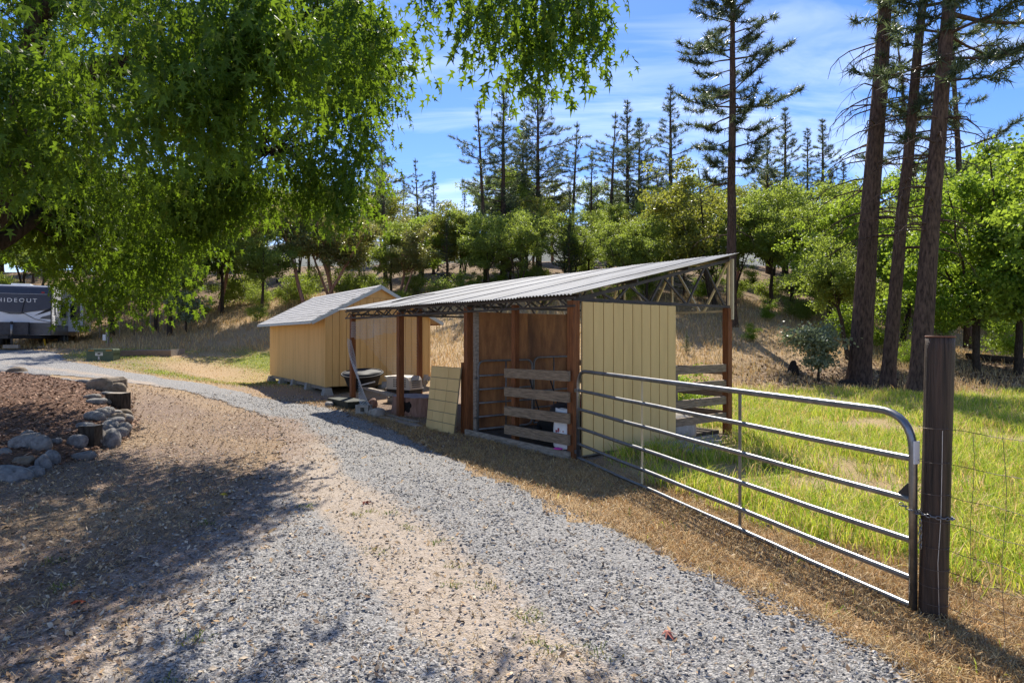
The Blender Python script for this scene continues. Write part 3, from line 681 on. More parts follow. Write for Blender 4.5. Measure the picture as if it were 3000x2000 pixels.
o = far.build('shingle_courses', M_SHINGLE, RO); o['kind'] = 'stuff'
MB().prism([(LW / 2 - .14, AP - .015), (LW / 2, AP + .062), (LW / 2 + .14, AP - .015), (LW / 2, AP + .03)], -OE, LL + OE).build('ridge_cap', M_SHINGLE, RO)
# bearers under the floor and the pier blocks
for xx in (0.05, LW - .15): MB().box((xx, 0.05, WB - .11), (xx + .09, LL - .05, WB + .015)).build('bearer', M_GREY, SD)
def shp(x, y):
    c, n_ = math.cos(SHED_R), math.sin(SHED_R); return (SHED_O[0] + c * x - n_ * y, SHED_O[1] + n_ * x + c * y)
def pier_mesh():
    b = MB(); a, t = .15, .095
    b.hexa([(-a, -a, -.06), (a, -a, -.06), (a, a, -.06), (-a, a, -.06), (-t, -t, .19), (t, -t, .19), (t, t, .19), (-t, t, .19)])
    return b.mesh('pier_block', M_CONC)
PM = pier_mesh()
for lab, (xx, yy) in zip(['concrete pier block under the shed corner nearest the shelter', 'concrete pier block under the shed, second from the near corner',
                     'concrete pier block under the middle of the shed side wall', 'concrete pier block under the shed, second from the far corner',
                     'concrete pier block under the far shed corner by the green lawn'], [(0.06, 0.02), (0.04, 1.7), (.04, 3.3), (.04, 4.95), (.04, 6.6)]):
    p = shp(xx, yy); o = link('pier_block', PM, None, (*p, gz1(*p) - 0.0), (0, 0, SHED_R)); tag(o, lab, 'block', 'pier blocks under the shed')
for lab, (xx, yy) in zip(['concrete pier block under the right-hand front shed corner', 'concrete pier block under the middle of the shed gable wall'], [(LW - .1, .1), (LW * .55, .1)]):
    p = shp(xx, yy); o = link('pier_block', PM, None, (*p, gz1(*p)), (0, 0, SHED_R)); tag(o, lab, 'block', 'pier blocks under the shed')

# ------------------------------------------------------------------ big pipe gate, post, wire fence
GL, GR = np.array((0.905, 8.42)), np.array((2.474, 3.79)); gv = GR - GL; glen = float(np.hypot(*gv)); ga = math.atan2(gv[1], gv[0])
G = empty('pipe_gate', (GL[0], GL[1], 0), ga, 'long galvanised six-rail pipe gate with rounded corners along the drive', 'gate')
HT = 1.225
fr = bend([(0, 0, 0.03), (0, 0, HT + .01), (glen, 0, HT), (glen, 0, 0.02)], 0.24, 8)
MB().tube(fr, 0.0245, 12).build('frame', M_ZINC, G, True)
for zl, zr in ((0.965, 0.945), (0.71, 0.69), (0.455, 0.44), (0.235, 0.205), (0.045, 0.035)):
    pts = [(0.01 + (glen - .02) * k / 12, 0, zl + (zr - zl) * k / 12 + 0.0025 * math.sin(k * 1.7)) for k in range(13)]
    MB().tube(pts, 0.021, 10, False).build('rail', M_ZINC, G, True)
for q in (0.336, 0.669):
    MB().bar((glen * q, 0.024, 0.03), (glen * q, 0.024, HT), 0.008, 0.034, up=(1, 0, 0)).build('stay', M_CREAMST if q < .5 else M_ZINC, G)
MB().hexa([(glen - .13, -.006, .68), (glen - .02, -.006, .68), (glen - .02, .006, .68), (glen - .13, .006, .68), (glen - .035, -.006, .79), (glen - .02, -.006, .79), (glen - .02, .006, .79), (glen - .035, .006, .79)]).build('latch_plate', M_STEEL, G)
MB().box((-.045, -.035, .94), (.0, .035, .985)).build('hinge', M_ZINC, G); MB().box((-.045, -.035, .10), (0, .035, .145)).build('hinge', M_ZINC, G)
MB().box((glen + .019, -.022, .92), (glen + .0265, .022, 1.06)).build('sticker', M_WHITE, G)

PB = np.array((2.560, 3.74))
post = empty('gate_post', (PB[0], PB[1], 0), 0, 'thick dark weathered round wooden post where the pipe gate ends', 'post')
zz = [-0.3, 0.0, .3, .7, 1.0, 1.3, 1.62, 1.652, 1.658, 1.70]
b = MB(); b.tube([(0.027 * z, 0, z) for z in zz], [.0745, .0755, .0755, .0760, .0755, .0765, .0770, .0770, .0755, .0765], 28)
b.build('shaft', M_GATEPOST, post, True)
b = MB(); b.tube([(.0459, 0, 1.695), (.0460, 0, 1.706)], [.0785, .0775], 28); b.build('cap', mat('post_cap', (.10, .045, .025), (.22, .10, .06), 20, rough=.7), post, True)
# chain round the post
ch = empty('chain', (PB[0], PB[1], 0.60), 0, 'steel chain looped round the dark gate post and gate upright', 'chain')
pts = []
for k in range(22):
    a = k / 22 * 2 * math.pi; pts.append((0.016 + .088 * math.cos(a), .088 * math.sin(a), 0.025 * math.sin(a * .5)))
for k in range(6): pts.append((-.085 - .02 * k, .01, .02 + .012 * k))
for k in range(7): pts.append((-.098, -.035, -.01 - .026 * k))
def ring(r0, r1):
    b = MB(); P = [(r0 * 1.5 * math.cos(a), r0 * math.sin(a), 0) for a in np.linspace(0, 2 * math.pi, 13)]; b.tube(P, r1, 5, False); return b.mesh('link', M_ZINC, True)
RG = ring(.0095, .003)
for k, p in enumerate(pts):
    a = k / 22 * 2 * math.pi + math.pi / 2 if k < 22 else 0
    link('link', RG, ch, p, (R(90) * (k % 2), 0 if k < 28 else R(90), a))
# woven wire fence running on from the post
F1 = np.array((4.20, -0.62)); fv = F1 - PB; fl = float(np.hypot(*fv)); fa = math.atan2(fv[1], fv[0])
FE = empty('wire_fence', (PB[0], PB[1], 0), fa, 'sagging rusty woven-wire stock fence running from the gate post into the foreground grass', 'fence')
zsw = [1.15, .945, .755, .59, .435, .305, .20, .095]
for z in zsw:
    P = [(0.0 + fl * k / 26, 0.004 * math.sin(k * 2.2 + z * 9), z - .02 * math.sin(k / 26 * 3.14) + .008 * math.sin(k * 2.9 + z * 20)) for k in range(27)]
    MB().tube(P, .0019, 4, False).build('wire', M_FWIRE, FE)
    P = [(.008 + .0795 * math.cos(a), .0795 * math.sin(a), z) for a in np.linspace(0, 2 * math.pi, 19)]
    MB().tube(P, .0019, 4, False).build('wire', M_FWIRE, FE)
for k in range(1, 27):
    x = fl * k / 28 + .06
    P = [(x + .012 * math.sin(z * 7 + k), 0.004, z) for z in np.linspace(.06, 1.15, 9)]
    MB().tube(P, .0017, 4, False).build('stay_wire', M_FWIRE, FE)
o = MB().tube([(F1[0], F1[1], -.3), (F1[0], F1[1], .6), (F1[0], F1[1], 1.45)], [.07, .07, .068], 14).build('fence_post', M_GATEPOST, None, True)
tag(o, 'round wooden fence post at the near end of the stock fence', 'post')
P = [(PB[0] + x, PB[1] - .076, z) for x, z in ((-.012, .02), (-.02, .35), (-.002, .62), (.004, .9), (.008, 1.14))]
o = MB().tube(P, .0022, 4, False).build('loose_wire', M_WIRE); tag(o, 'loose pale wire running down the face of the dark gate post', 'wire')
# ------------------------------------------------------------------ small things round the shelter and shed
def blob(rx, ry, rz, seed, n=10, m=7, rough=0.16, flat=0.0, block=1.0):   # an irregular stone, one closed mesh
    r = np.random.default_rng(seed); th = np.arange(n) / n * 2 * np.pi; ph = np.linspace(0, np.pi, m)
    T, P = np.meshgrid(th, ph[1:-1]); X = np.stack([np.sin(P) * np.cos(T), np.sin(P) * np.sin(T), np.cos(P)], -1).reshape(-1, 3)
    X = np.vstack([X, (0, 0, 1), (0, 0, -1)])
    X = np.sign(X) * abs(X) ** block
    d = 1 + sum(rough * r.uniform(.3, 1) * np.sin(X @ r.normal(0, 2.0, 3) + r.uniform(0, 6)) for _ in range(4)) / 2
    X = X * d[:, None] * (rx, ry, rz)
    k = (m - 2); Q, Tn = [], []
    for i in range(k - 1):
        for j in range(n): Q.append((i * n + j, (i + 1) * n + j, (i + 1) * n + (j + 1) % n, i * n + (j + 1) % n))
    for j in range(n): Tn += [(k * n, j, (j + 1) % n), (k * n + 1, (k - 1) * n + (j + 1) % n, (k - 1) * n + j)]
    return X, Q, Tn
def stone(name, px, py, d, size, label, cat='rock', group=None, m=M_STONE, rz=0.0, seed=0, sink=0.35, block=0.85, tilt=0.0):
    x, y = XY(px, d); X, Q, T = blob(*size, seed, block=block); me = np_mesh(name, X, Q, T, m, True)
    z = gz1(x, y) + size[2] * (1 - 2 * sink) if py is None else ZP(py, d)
    o = link(name, me, None, (x, y, z), (tilt, tilt * .6, rz)); return tag(o, label, cat, group)

def at(t, s): x, y = sh(t, s); return x, y, gz1(x, y)
# leaning panel
x, y, z = at(-0.10, 3.20)
LP = empty('leaning_panel', (x, y, z - 0.02), SH_R, 'square-grooved cream panel leaning against the front of the shelter', 'panel')
PW, PH = 0.96, 1.17; tl = 0.14
def lp(s, q, off): return (-0.16 + tl * q + off, -PW / 2 + s * PW + (0.03 * q if s > .5 else -0.02 * q), PH * q)
MB().hexa([lp(0, 0, 0), lp(0, 0, .02), lp(1, 0, .02), lp(1, 0, 0), lp(0, 1, 0), lp(0, 1, .02), lp(1, 1, .02), lp(1, 1, 0)]).build('backing', mat('panel_groove', (.22, .18, .10), (.27, .22, .13), 8), LP)
rowsq = [0, .165, .315, .485, .645, .83, 1.0]
for r_, (q0, q1) in enumerate(zip(rowsq[:-1], rowsq[1:])):
    cuts = [0, .40, 1] if r_ % 3 != 1 else ([0, .42, .80, 1] if r_ == 1 else [0, .40, 1])
    if r_ in (3, 4): cuts = [0, .40, .78, 1]
    for c0, c1 in zip(cuts[:-1], cuts[1:]):
        g = .006
        MB().hexa([lp(c0 + g, q0 + g, -.006), lp(c0 + g, q0 + g, .004), lp(c1 - g, q0 + g, .004), lp(c1 - g, q0 + g, -.006), lp(c0 + g, q1 - g, -.006), lp(c0 + g, q1 - g, .004), lp(c1 - g, q1 - g, .004), lp(c1 - g, q1 - g, -.006)]).build('tile', M_SIDE, LP)
# boards lying along the front
def board(name, a, b, w, h, label, m=M_GREY, lift=0.03):
    (x0, y0, z0), (x1, y1, z1) = at(*a), at(*b)
    o = MB().bar((x0, y0, z0 + lift), (x1, y1, z1 + lift), w, h).build(name, m); return tag(o, label, 'board', 'loose boards round the shelter')
board('loose_board', (-.36, 3.75), (-.42, 5.75), .14, .035, 'grey board lying on the ground in front of the hollow stump')
board('loose_board', (-.15, 4.2), (-.24, 6.0), .09, .05, 'narrow grey batten on the ground behind the wider grey board')
board('loose_board', (0.25, 5.9), (0.5, 8.9), .10, .06, 'long pale beam resting low beside the shed and the tub', lift=.36)
# cinder block with its hole
x, y, z = at(-.42, 6.05)
CB = empty('cinder_block', (x, y, z), SH_R + R(-52), 'hollow concrete block on its side with one dark hole showing', 'block')
b = MB()
b.box((-.15, -.10, 0), (.15, .10, .055)).box((-.15, -.10, .15), (.15, .10, .20)).box((-.149, -.099, .054), (-.035, .099, .151)).box((.065, -.099, .054), (.149, .099, .151)).box((-.036, .06, .054), (.066, .098, .151))
b.build('shell', M_CONC, CB)
for k, (t, s, sz, lab) in enumerate([(-.40, 5.62, (.11, .09, .10), 'rough pale rock beside the hollow concrete block'), (-.42, 5.36, (.13, .10, .12), 'larger angular rock at the end of the grey board'),
                                     (-.62, 7.5, (.13, .09, .07), 'pale rounded rock on the grass below the left shelter post')]):
    x, y, z = at(t, s); X, Q, T = blob(*sz, 60 + k, block=.7); o = link('rock', np_mesh('rock', X, Q, T, M_CONC if k < 2 else M_STONE), None, (x, y, z + sz[2] * .6), (0, 0, k)); tag(o, lab, 'rock')
# hollow stump bench
x, y, z = at(0.50, 5.45)
HS = empty('hollow_stump', (x, y, z), SH_R + R(100), 'wide sawn stump with pale grey top and dark hollow opening in its side', 'stump')
b = MB(); n = 26; an = np.linspace(0, 2 * np.pi, n, endpoint=False)
rr = 1 + .06 * np.sin(an * 3 + 1) + .05 * np.sin(an * 7)
prof = [(1.08, -.05), (1.0, .1), (.96, .25), (.97, .37)]
V = [(.62 * k * r_ * math.cos(a), .46 * k * r_ * math.sin(a), zz_) for k, zz_ in prof for r_, a in zip(rr, an)]
Q = [(i * n + j, i * n + (j + 1) % n, (i + 1) * n + (j + 1) % n, (i + 1) * n + j) for i in range(3) for j in range(n)]
b.add(V, Q); b.build('trunk', M_BARKR, HS, True)
b = MB(); b.add([(.61 * .97 * r_ * math.cos(a), .455 * .97 * r_ * math.sin(a), .372) for r_, a in zip(rr, an)] + [(0, 0, .375)], None, [(n, j, (j + 1) % n) for j in range(n)])
b.build('top', mat('sawn_grey_wood', (.25, .22, .24), (.45, .40, .42), 8, rough=.8), HS)
X, Q, T = blob(.17, .05, .15, 8, block=.75, rough=.45)
link('hollow', np_mesh('hollow', X, Q, T, mat('hollow_shade', (.006, .004, .003), (.015, .01, .008), 10), True), HS, (-.20, .42, .15))  # solid near-black lump: the shade inside the hollow is put into its colour
# dog crate
x, y, z = at(1.25, 7.4)
DC = empty('pet_carrier', (x, y, z + .12), SH_R + R(-68), 'beige and dark plastic pet carrier with square vent holes', 'pet carrier')
MB().box((-.35, -.24, -.12), (.35, .24, .0)).build('plinth', M_GREY, DC)
b = MB(); b.hexa([(-.31, -.20, 0), (.31, -.20, 0), (.31, .20, 0), (-.31, .20, 0), (-.37, -.26, .20), (.37, -.26, .20), (.37, .26, .20), (-.37, .26, .20)]); b.build('lower_tray', M_BLACK, DC)
MB().box((-.385, -.275, .20), (.385, .275, .225)).build('rim', M_BEIGE, DC)
out = [(-.37, .225), (.37, .225), (.345, .42), (.29, .495), (.2, .52), (-.25, .52), (-.36, .50), (-.43, .515), (-.44, .495), (-.36, .42)]
MB().prism(out, -.25, .25).build('upper_shell', M_BEIGE, DC)
for i in range(6):
    for j in range(4):
        MB().box((-.14 + i * .07, -.256, .265 + j * .052), (-.14 + i * .07 + .034, -.249, .265 + j * .052 + .03)).build('vent_hole', M_BLACK, DC)
for j in range(4): MB().box((.35, -.15, .25 + j * .05), (.374, .15, .27 + j * .05)).build('door_bar', M_DARK, DC)
# black tub
x, y, z = at(.55, 8.3)
TB = empty('black_tub', (x, y, z + .38), SH_R + R(60), 'black plastic tub with flared rim tipped against the shed', 'tub')
b = MB(); b.tube([(0, 0, 0), (0, 0, .02), (0, 0, .30), (0, 0, .31)], [.36, .38, .47, .50], 20); b.build('tub_body', M_BLACK, TB, True)
b = MB(); b.tube([(.51 * math.cos(a), .51 * math.sin(a), .31) for a in np.linspace(0, 2 * np.pi, 25)], .018, 6, False); b.build('rim', M_BLACK, TB, True)
MB().bar((-.25, -.43, .13), (.12, -.46, .17), .02, .03).build('handle', M_WHITE, TB)
TB.rotation_euler = (R(8), R(-6), SH_R)
# dark shallow crate at the foot of the left post
x, y, z = at(-.30, 7.25)
o = MB().hexa([(-.20, -.55, 0), (.20, -.55, 0), (.20, .55, 0), (-.20, .55, 0), (-.24, -.6, .20), (.24, -.6, .20), (.24, .6, .20), (-.24, .6, .20)]).build('feed_trough', mat('mossy_trough', (.018, .02, .014), (.05, .055, .04), 12), None, False, (x, y, z - .02), (0, 0, SH_R)); tag(o, 'low dark trough on the grass at the left shelter post', 'trough')
x, y, z = at(.1, 6.75)
X, Q, T = blob(.11, .10, .12, 77); o = link('brown_bucket', np_mesh('brown_bucket', X, Q, T, M_BARKR, True), None, (x, y, z + .10)); tag(o, 'rounded reddish clay pot behind the hanging wire netting', 'pot')
# things behind the grey rails: mower, feed bag, pink scoop, red jug, coral sack
x, y, z = at(.75, 1.05)
MW = empty('push_mower', (x, y, .06), SH_R + R(80), 'dark push mower with grey engine cover parked behind the grey rails', 'mower')
b = MB(); b.prism([(-.35, .10), (.35, .10), (.38, .22), (.2, .34), (-.25, .36), (-.38, .22)], -.26, .26); b.build('deck', M_BLACK, MW)
X, Q, T = blob(.26, .2, .14, 9, n=14, m=9, rough=.03); link('engine_cover', np_mesh('engine_cover', X, Q, T, M_DARK, True), MW, (-.02, 0, .46))
MB().tube([(.18 * math.cos(a), -.18, .42 + .17 * math.sin(a)) for a in np.linspace(0.1, 3.0, 10)], .014, 6).build('guard_bar', M_ZINC, MW, True)
for xx in (-.3, .3):
    for yy in (-.29, .29):
        w_ = MB().tube([(xx, yy - .03, .10), (xx, yy + .03, .10)], .10, 16).build('wheel', M_RUBBER, MW, True)
MB().tube(bend([(.30, -.2, .25), (.75, -.2, .95), (.75, .2, .95), (.30, .2, .25)], .08, 4), .013, 6).build('handle', M_BLACK, MW, True)
X, Q, T = blob(.24, .2, .15, 21, rough=.2); x, y, z = at(.55, .38)
o = link('coral_sack', np_mesh('coral_sack', X, Q, T, mat('coral_sack', (.34, .09, .06), (.46, .15, .11), 12, rough=.7), True), None, (x, y, .62)); tag(o, 'crumpled coral red sack on the heap behind the rails', 'sack')
o = MB().hexa([(-.25, -.3, 0), (.25, -.3, 0), (.25, .3, 0), (-.25, .3, 0), (-.2, -.26, .5), (.2, -.26, .5), (.2, .26, .5), (-.2, .26, .5)]).build('dark_bin', M_BLACK, None, False, (x, y, .055), (0, 0, SH_R)); tag(o, 'dark bin under the coral sack behind the rails', 'bin')
x, y, z = at(.02, .21)
FB = empty('feed_bag', (x, y, 0.12), SH_R + R(90), 'white feed bag with small red print slumped at the corner post', 'bag')
b = MB(); prof = [(.17, .09, 0), (.18, .10, .08), (.16, .09, .25), (.15, .07, .42), (.14, .02, .55)]
V = []; n = 14
for a_, b_, z_ in prof: V += [(a_ * math.copysign(abs(math.cos(q)) ** .6, math.cos(q)) + z_ * .06, b_ * math.copysign(abs(math.sin(q)) ** .6, math.sin(q)) + .012 * math.sin(q * 5 + z_ * 20), z_ + .01 * math.sin(q * 3)) for q in np.linspace(0, 2 * np.pi, n, endpoint=False)]
Q = [(i * n + j, i * n + (j + 1) % n, (i + 1) * n + (j + 1) % n, (i + 1) * n + j) for i in range(4) for j in range(n)]
b.add(V, Q); b.build('sack', M_WHITE, FB, True)
for k in range(4): MB().box((-.08 + k * .045, .085, .24 - .006 * k), (-.05 + k * .045, .094, .255 + (.03 if k == 2 else 0))).build('print', mat('red_print', (.30, .06, .07), (.35, .08, .1), 5), FB)
X, Q, T = blob(.09, .055, .016, 31); x, y, z = at(-.13, .18)
o = link('pink_scoop', np_mesh('pink_scoop', X, Q, T, mat('hot_pink', (.62, .03, .30), (.7, .05, .36), 5, rough=.4), True), None, (x, y, .13), (0, 0, SH_R + 1.57)); tag(o, 'bright pink flat scoop under the white feed bag', 'scoop')
x, y, z = at(3.50, 1.15)
JG = empty('red_jug', (x, y, 1.16), 0, 'red and white jug set on the back rail of the shelter', 'jug')
MB().tube([(0, 0, 0), (0, 0, .03), (0, 0, .22), (0, 0, .28), (0, 0, .34)], [.085, .095, .09, .05, .03], 14).build('bottle', mat('red_plastic', (.30, .02, .015), (.38, .04, .03), 5, rough=.35), JG, True)
MB().tube([(0, 0, .07), (0, 0, .19)], [.0975, .094], 14, False).build('wrapper', M_WHITE, JG, True)
MB().box((-.16, -.16, -1.10), (.16, .16, -.001)).build('stand', M_GREY, JG)
# grey boulder and poles by the open end
x, y, z = at(2.55, .30)
X, Q, T = blob(.48, .34, .30, 42, n=16, m=10, block=.8, rough=.08); o = link('boulder', np_mesh('boulder', X, Q, T, M_CONC, True), None, (x, y, .14), (0, 0, SH_R)); tag(o, 'rounded grey boulder under the bottom rail at the shelter end', 'boulder')
for k, (t0, s0, t1, s1, lab) in enumerate([(1.2, -.42, 2.95, -.30, 'longest pale pole of the pole pile by the sided panel'), (1.4, -.55, 2.7, -.50, 'bright round pole in front of the longest pole'),
                              (1.1, -.70, 2.5, -.66, 'grey split pole in the middle of the pole pile'), (1.3, -.88, 2.2, -.83, 'short dark pole at the gate side of the pole pile'), (0.9, -.30, 1.9, -.24, 'dark pole hard against the foot of the cream siding')]):
    (x0, y0, z0), (x1, y1, z1) = at(t0, s0), at(t1, s1)
    o = MB().tube([(x0, y0, z0 + .05 + .02 * (k % 2)), ((x0 + x1) / 2, (y0 + y1) / 2, z0 + .065), (x1, y1, z1 + .06)], [.045, .05, .04], 9).build('loose_pole', M_GREY, None, True); tag(o, lab, 'pole', 'poles piled by the shelter end')

# ------------------------------------------------------------------ stones of the bed edging
edge = [  # px, py, depth, (rx, ry, rz), label or None
    (78, 1338, 8.55, (.24, .17, .14), 'large pale oval river rock lying in the shade of the mulch bed'),
    (122, 1352, 8.45, (.14, .12, .13), 'blue-grey rock touching the large pale oval rock'),
    (152, 1380, 8.1, (.10, .09, .12), 'upright rounded grey stone right of the large oval rock'),
    (126, 1395, 7.8, (.085, .07, .14), 'narrow tilted pale stone below the upright grey stone'),
    (100, 1415, 7.5, (.12, .10, .09), 'dark rounded stone below the narrow tilted stone'),
    (66, 1395, 7.8, (.13, .08, .06), 'flat brownish stone under the large oval rock'),
    (25, 1425, 7.3, (.26, .16, .10), 'long dark flat stone at the picture edge'),
    (160, 1350, 8.9, (.10, .08, .06), 'small slate stone half buried right of the oval rock'),
    (90, 1322, 9.2, (.12, .10, .08), 'dark stone half buried behind the large oval rock'),
    (5, 1388, 8.0, (.10, .1, .07), 'small dark stone cut by the picture edge'),
    (228, 1330, 9.0, (.13, .11, .12), 'dark round stone left of the short sawn post'),
    (240, 1368, 8.5, (.19, .13, .07), 'broad blue-grey flagstone lying before the sawn post'),
    (284, 1322, 9.35, (.10, .10, .17), 'tall dark wedge stone right of the sawn post'),
    (322, 1318, 9.5, (.17, .14, .18), 'big blocky dark boulder at the end of the stone edging'),
    (275, 1290, 9.9, (.12, .10, .09), None), (248, 1285, 10.0, (.15, .1, .07), None), (300, 1283, 10.1, (.15, .11, .08), None), (322, 1280, 10.3, (.13, .11, .10), None),
    (345, 1290, 10.1, (.11, .1, .10), None), (362, 1272, 10.4, (.11, .11, .13), None), (355, 1285, 10.2, (.10, .09, .09), None),
    (280, 1262, 10.7, (.20, .12, .09), None), (300, 1252, 11.0, (.13, .1, .10), None), (330, 1262, 10.8, (.18, .12, .08), None), (345, 1250, 11.1, (.14, .11, .10), None),
    (310, 1240, 11.4, (.16, .12, .08), None), (338, 1238, 11.5, (.12, .1, .08), None), (362, 1248, 11.2, (.14, .12, .10), None), (360, 1230, 11.7, (.2, .12, .1), None),
    (285, 1220, 12.0, (.2, .12, .08), None), (270, 1208, 12.4, (.17, .11, .08), None), (310, 1212, 12.3, (.13, .1, .08), None),
    (335, 1198, 12.9, (.17, .12, .09), None), (322, 1190, 13.2, (.18, .12, .09), None),
    (318, 1170, 13.9, (.42, .26, .26), 'largest angular brown boulder at the far end of the edging'),
    (345, 1178, 13.7, (.16, .14, .2), 'dark stone leaning on the largest angular boulder'),
    (285, 1162, 14.4, (.28, .2, .15), 'grey stone behind the largest angular boulder'),
    (252, 1147, 15.2, (.2, .14, .12), 'lone dark rounded stone beyond the angular boulder'), (222, 1143, 15.6, (.15, .12, .07), 'small brown stone flush with the mulch near the drive'),
    (190, 1136, 16.2, (.18, .12, .07), 'flat dark stone near the far bed edge'),
    (12, 1103, 17.2, (.32, .2, .12), 'long low stone at the far left bed corner'), (44, 1108, 17.0, (.28, .22, .18), 'tan domed boulder at the far left bed edge'),
    (95, 1117, 16.8, (.38, .22, .12), 'pale flat stone beside the tan domed boulder'), (118, 1120, 16.6, (.25, .18, .09), 'small pale stone at the end of the far bed edge')]
for k, (px, py, d, sz, lab) in enumerate(edge):
    x, y = XY(px, d); X, Q, T = blob(*sz, 200 + k, n=13, m=9, rough=.22, block=.8 if k != 34 else .62)
    o = link('rock', np_mesh('rock', X, Q, T, M_STONEB if k in (34, 35, 41, 5, 24, 28) else M_STONE, k != 34), None, (x, y, gz1(x, y) + sz[2] * .45), (0, random.uniform(-.15, .15), random.uniform(-.5, .5)))
    if lab: tag(o, lab, 'rock', 'rocks edging the mulch bed')
    else: tag(o, 'small rounded cobble in the piled stone edging of the mulch bed', 'rock', 'cobbles of the bed edging')
def stump_block(px, d, r, h, lab, m=M_BARKD, sq=False):
    x, y = XY(px, d); z = gz1(x, y)
    S = empty('sawn_block', (x, y, z), random.uniform(-.3, .3), lab, 'wood block', 'wood blocks in the bed edging')
    if sq: MB().box((-r, -r * .8, -.1), (r, r * .8, h)).build('body', m, S); MB().box((-r * .96, -r * .76, h), (r * .96, r * .76, h + .004)).build('top', M_GREY, S)
    else:
        MB().tube([(0, 0, -.1), (0, 0, h * .5), (0, 0, h)], [r * 1.05, r, r], 12).build('body', m, S, True)
        MB().tube([(0, 0, h), (0, 0, h + .004)], [r * .96, r * .95], 12).build('top', M_GREY, S)
stump_block(265, 9.25, .12, .30, 'short weathered sawn post standing in the near corner of the stone edging', M_BARKD, True)
stump_block(346, 12.4, .17, .30, 'square sawn timber block among the cobbles', M_BARKD, True)
stump_block(68, 16.9, .2, .16, 'brown timber end among the stones of the far bed edge', M_GREY, True)

# ------------------------------------------------------------------ green utility box, planter, stake, far fence
x, y = XY(303, 23.0); z = gz1(x, y)
UB = empty('utility_box', (x, y, z - .03), R(9), 'low green metal utility box on the grass beside the gravel', 'utility box')
out = [(-.46, 0), (.46, 0), (.46, .40), (.43, .45), (-.43, .45), (-.46, .40)]
MB().prism(out, -.26, .26).build('cover', M_GREENBOX, UB)
MB().box((-.475, -.275, .30), (.475, .275, .315)).build('rim', M_GREENBOX, UB)
MB().box((-.16, -.2645, .20), (.10, -.2615, .33)).build('warning_plate', mat('plate', (.55, .53, .45), (.66, .64, .56), 10), UB)
MB().box((-.08, -.2675, .245), (.02, -.2655, .29)).build('warning_mark', M_BLACK, UB)
for xx in (-.40, .20): MB().box((xx, -.2645, .375), (xx + .2, -.2615, .40)).build('reflector', mat('amber', (.5, .22, .01), (.6, .28, .02), 5), UB)
MB().box((-.06, -.275, .05), (.0, -.262, .18)).build('lock', M_ZINC, UB)
x, y = XY(345, 24.2); z = gz1(x, y)
PL = empty('timber_planter', (x, y, z - .02), R(8), 'low wooden planter frame beside the green utility box', 'planter')
MB().box((0, 0, -.1), (1.95, .05, .24)).build('side_board', mat('planter_wood', (.15, .09, .055), (.28, .19, .13), 8, (1, 6, 6)), PL); MB().box((1.905, .05, -.1), (1.95, 1.5, .28)).build('side_board', M_GREY, PL)
MB().box((0, .05, -.1), (.045, 1.5, .24)).build('side_board', M_GREY, PL); MB().box((.045, .05, -.1), (1.905, 1.46, .17)).build('soil', M_MULCH, PL); MB().box((0.046, 1.461, -.1), (1.904, 1.5, .26)).build('side_board', M_GREY, PL)
x, y = XY(315, 27.5); z = gz1(x, y)
ST = empty('meter_stake', (x, y, z), 0, 'short pale wooden stake with a white box behind the utility box', 'stake')
MB().box((-.05, -.05, -.2), (.05, .05, .85)).build('stake_post', M_GREY, ST); MB().box((-.16, -.09, .25), (-.03, -.052, .52)).build('white_box', M_WHITE, ST)
WF = empty('hill_fence', (0, 0, 0), 0, 'thin-staked wire fence along the foot of the left slope', 'fence')
pp = [(230, 31.5), (292, 31.2), (350, 31), (393, 31), (415, 31), (440, 31), (463, 31), (478, 31), (540, 31)]; prev = None
for px, d in pp:
    x, y = XY(px, d); z = gz1(x, y)
    MB().tube([(x, y, z - .2), (x + .02, y, z + 1.15)], .022, 5).build('stake', M_FWIRE if px % 2 else M_GREY, WF)
    if prev:
        for h in (.35, .7, 1.05): MB().tube([(prev[0], prev[1], prev[2] + h), (x, y, z + h)], .004, 4).build('wire', M_FWIRE, WF)
    prev = (x, y, z)

# ------------------------------------------------------------------ travel trailer
TX, TY = XY(150, 26.4); tz = gz1(TX - 1, TY + 1); TR = R(28)
TT = empty('travel_trailer', (TX, TY, tz), TR, 'white, navy and grey travel trailer parked at the end of the gravel drive', 'trailer')
# local: x from -2.44 (left) to 0 (right corner), y going back 0..7.4
W_, TLn, zb, zt = 2.44, 7.4, .54, 2.64
M_TGREY = mat('trailer_grey', (.075, .075, .08), (.11, .11, .115), 4, rough=.35, bump=.02); M_TNAVY = mat('trailer_navy', (.028, .036, .062), (.04, .05, .08), 3, rough=.3, bump=.02)
M_TWHITE = mat('trailer_white', (.62, .63, .65), (.72, .73, .75), 3, rough=.35, bump=.02); M_GLASS = mat('dark_window', (.012, .014, .016), (.02, .022, .025), 4, rough=.08, spec=.6, bump=0)
body = MB()
side = [(0, zb), (TLn, zb), (TLn, zt), (.30, zt), (.12, zt - .03), (.03, zt - .12), (0, zt - .35)]
V = [(-W_, y, z) for y, z in side] + [(0, y, z) for y, z in side]; nn = len(side)
body.add(V, [(i, (i + 1) % nn, nn + (i + 1) % nn, nn + i) for i in range(nn)], [(0, i + 1, i) for i in range(1, nn - 1)] + [(nn, nn + i, nn + i + 1) for i in range(1, nn - 1)])
BD = body.build('body', M_TWHITE, TT)
def front(poly, m, name, off=.004, par=BD):
    MB().prism([(x - W_ / 2, z) for x, z in poly], -off, -off + .0035).build(name, m, par)
front([(-1.21, .545), (1.21, .545), (1.21, 1.07), (-1.21, 1.07)], M_TGREY, 'lower_panel')
top = [(-1.21, zt - .36), (1.21, zt - .36), (1.21, 1.70), (.95, 1.64), (.5, 1.55), (0, 1.51), (-.5, 1.55), (-.95, 1.64), (-1.21, 1.70)]
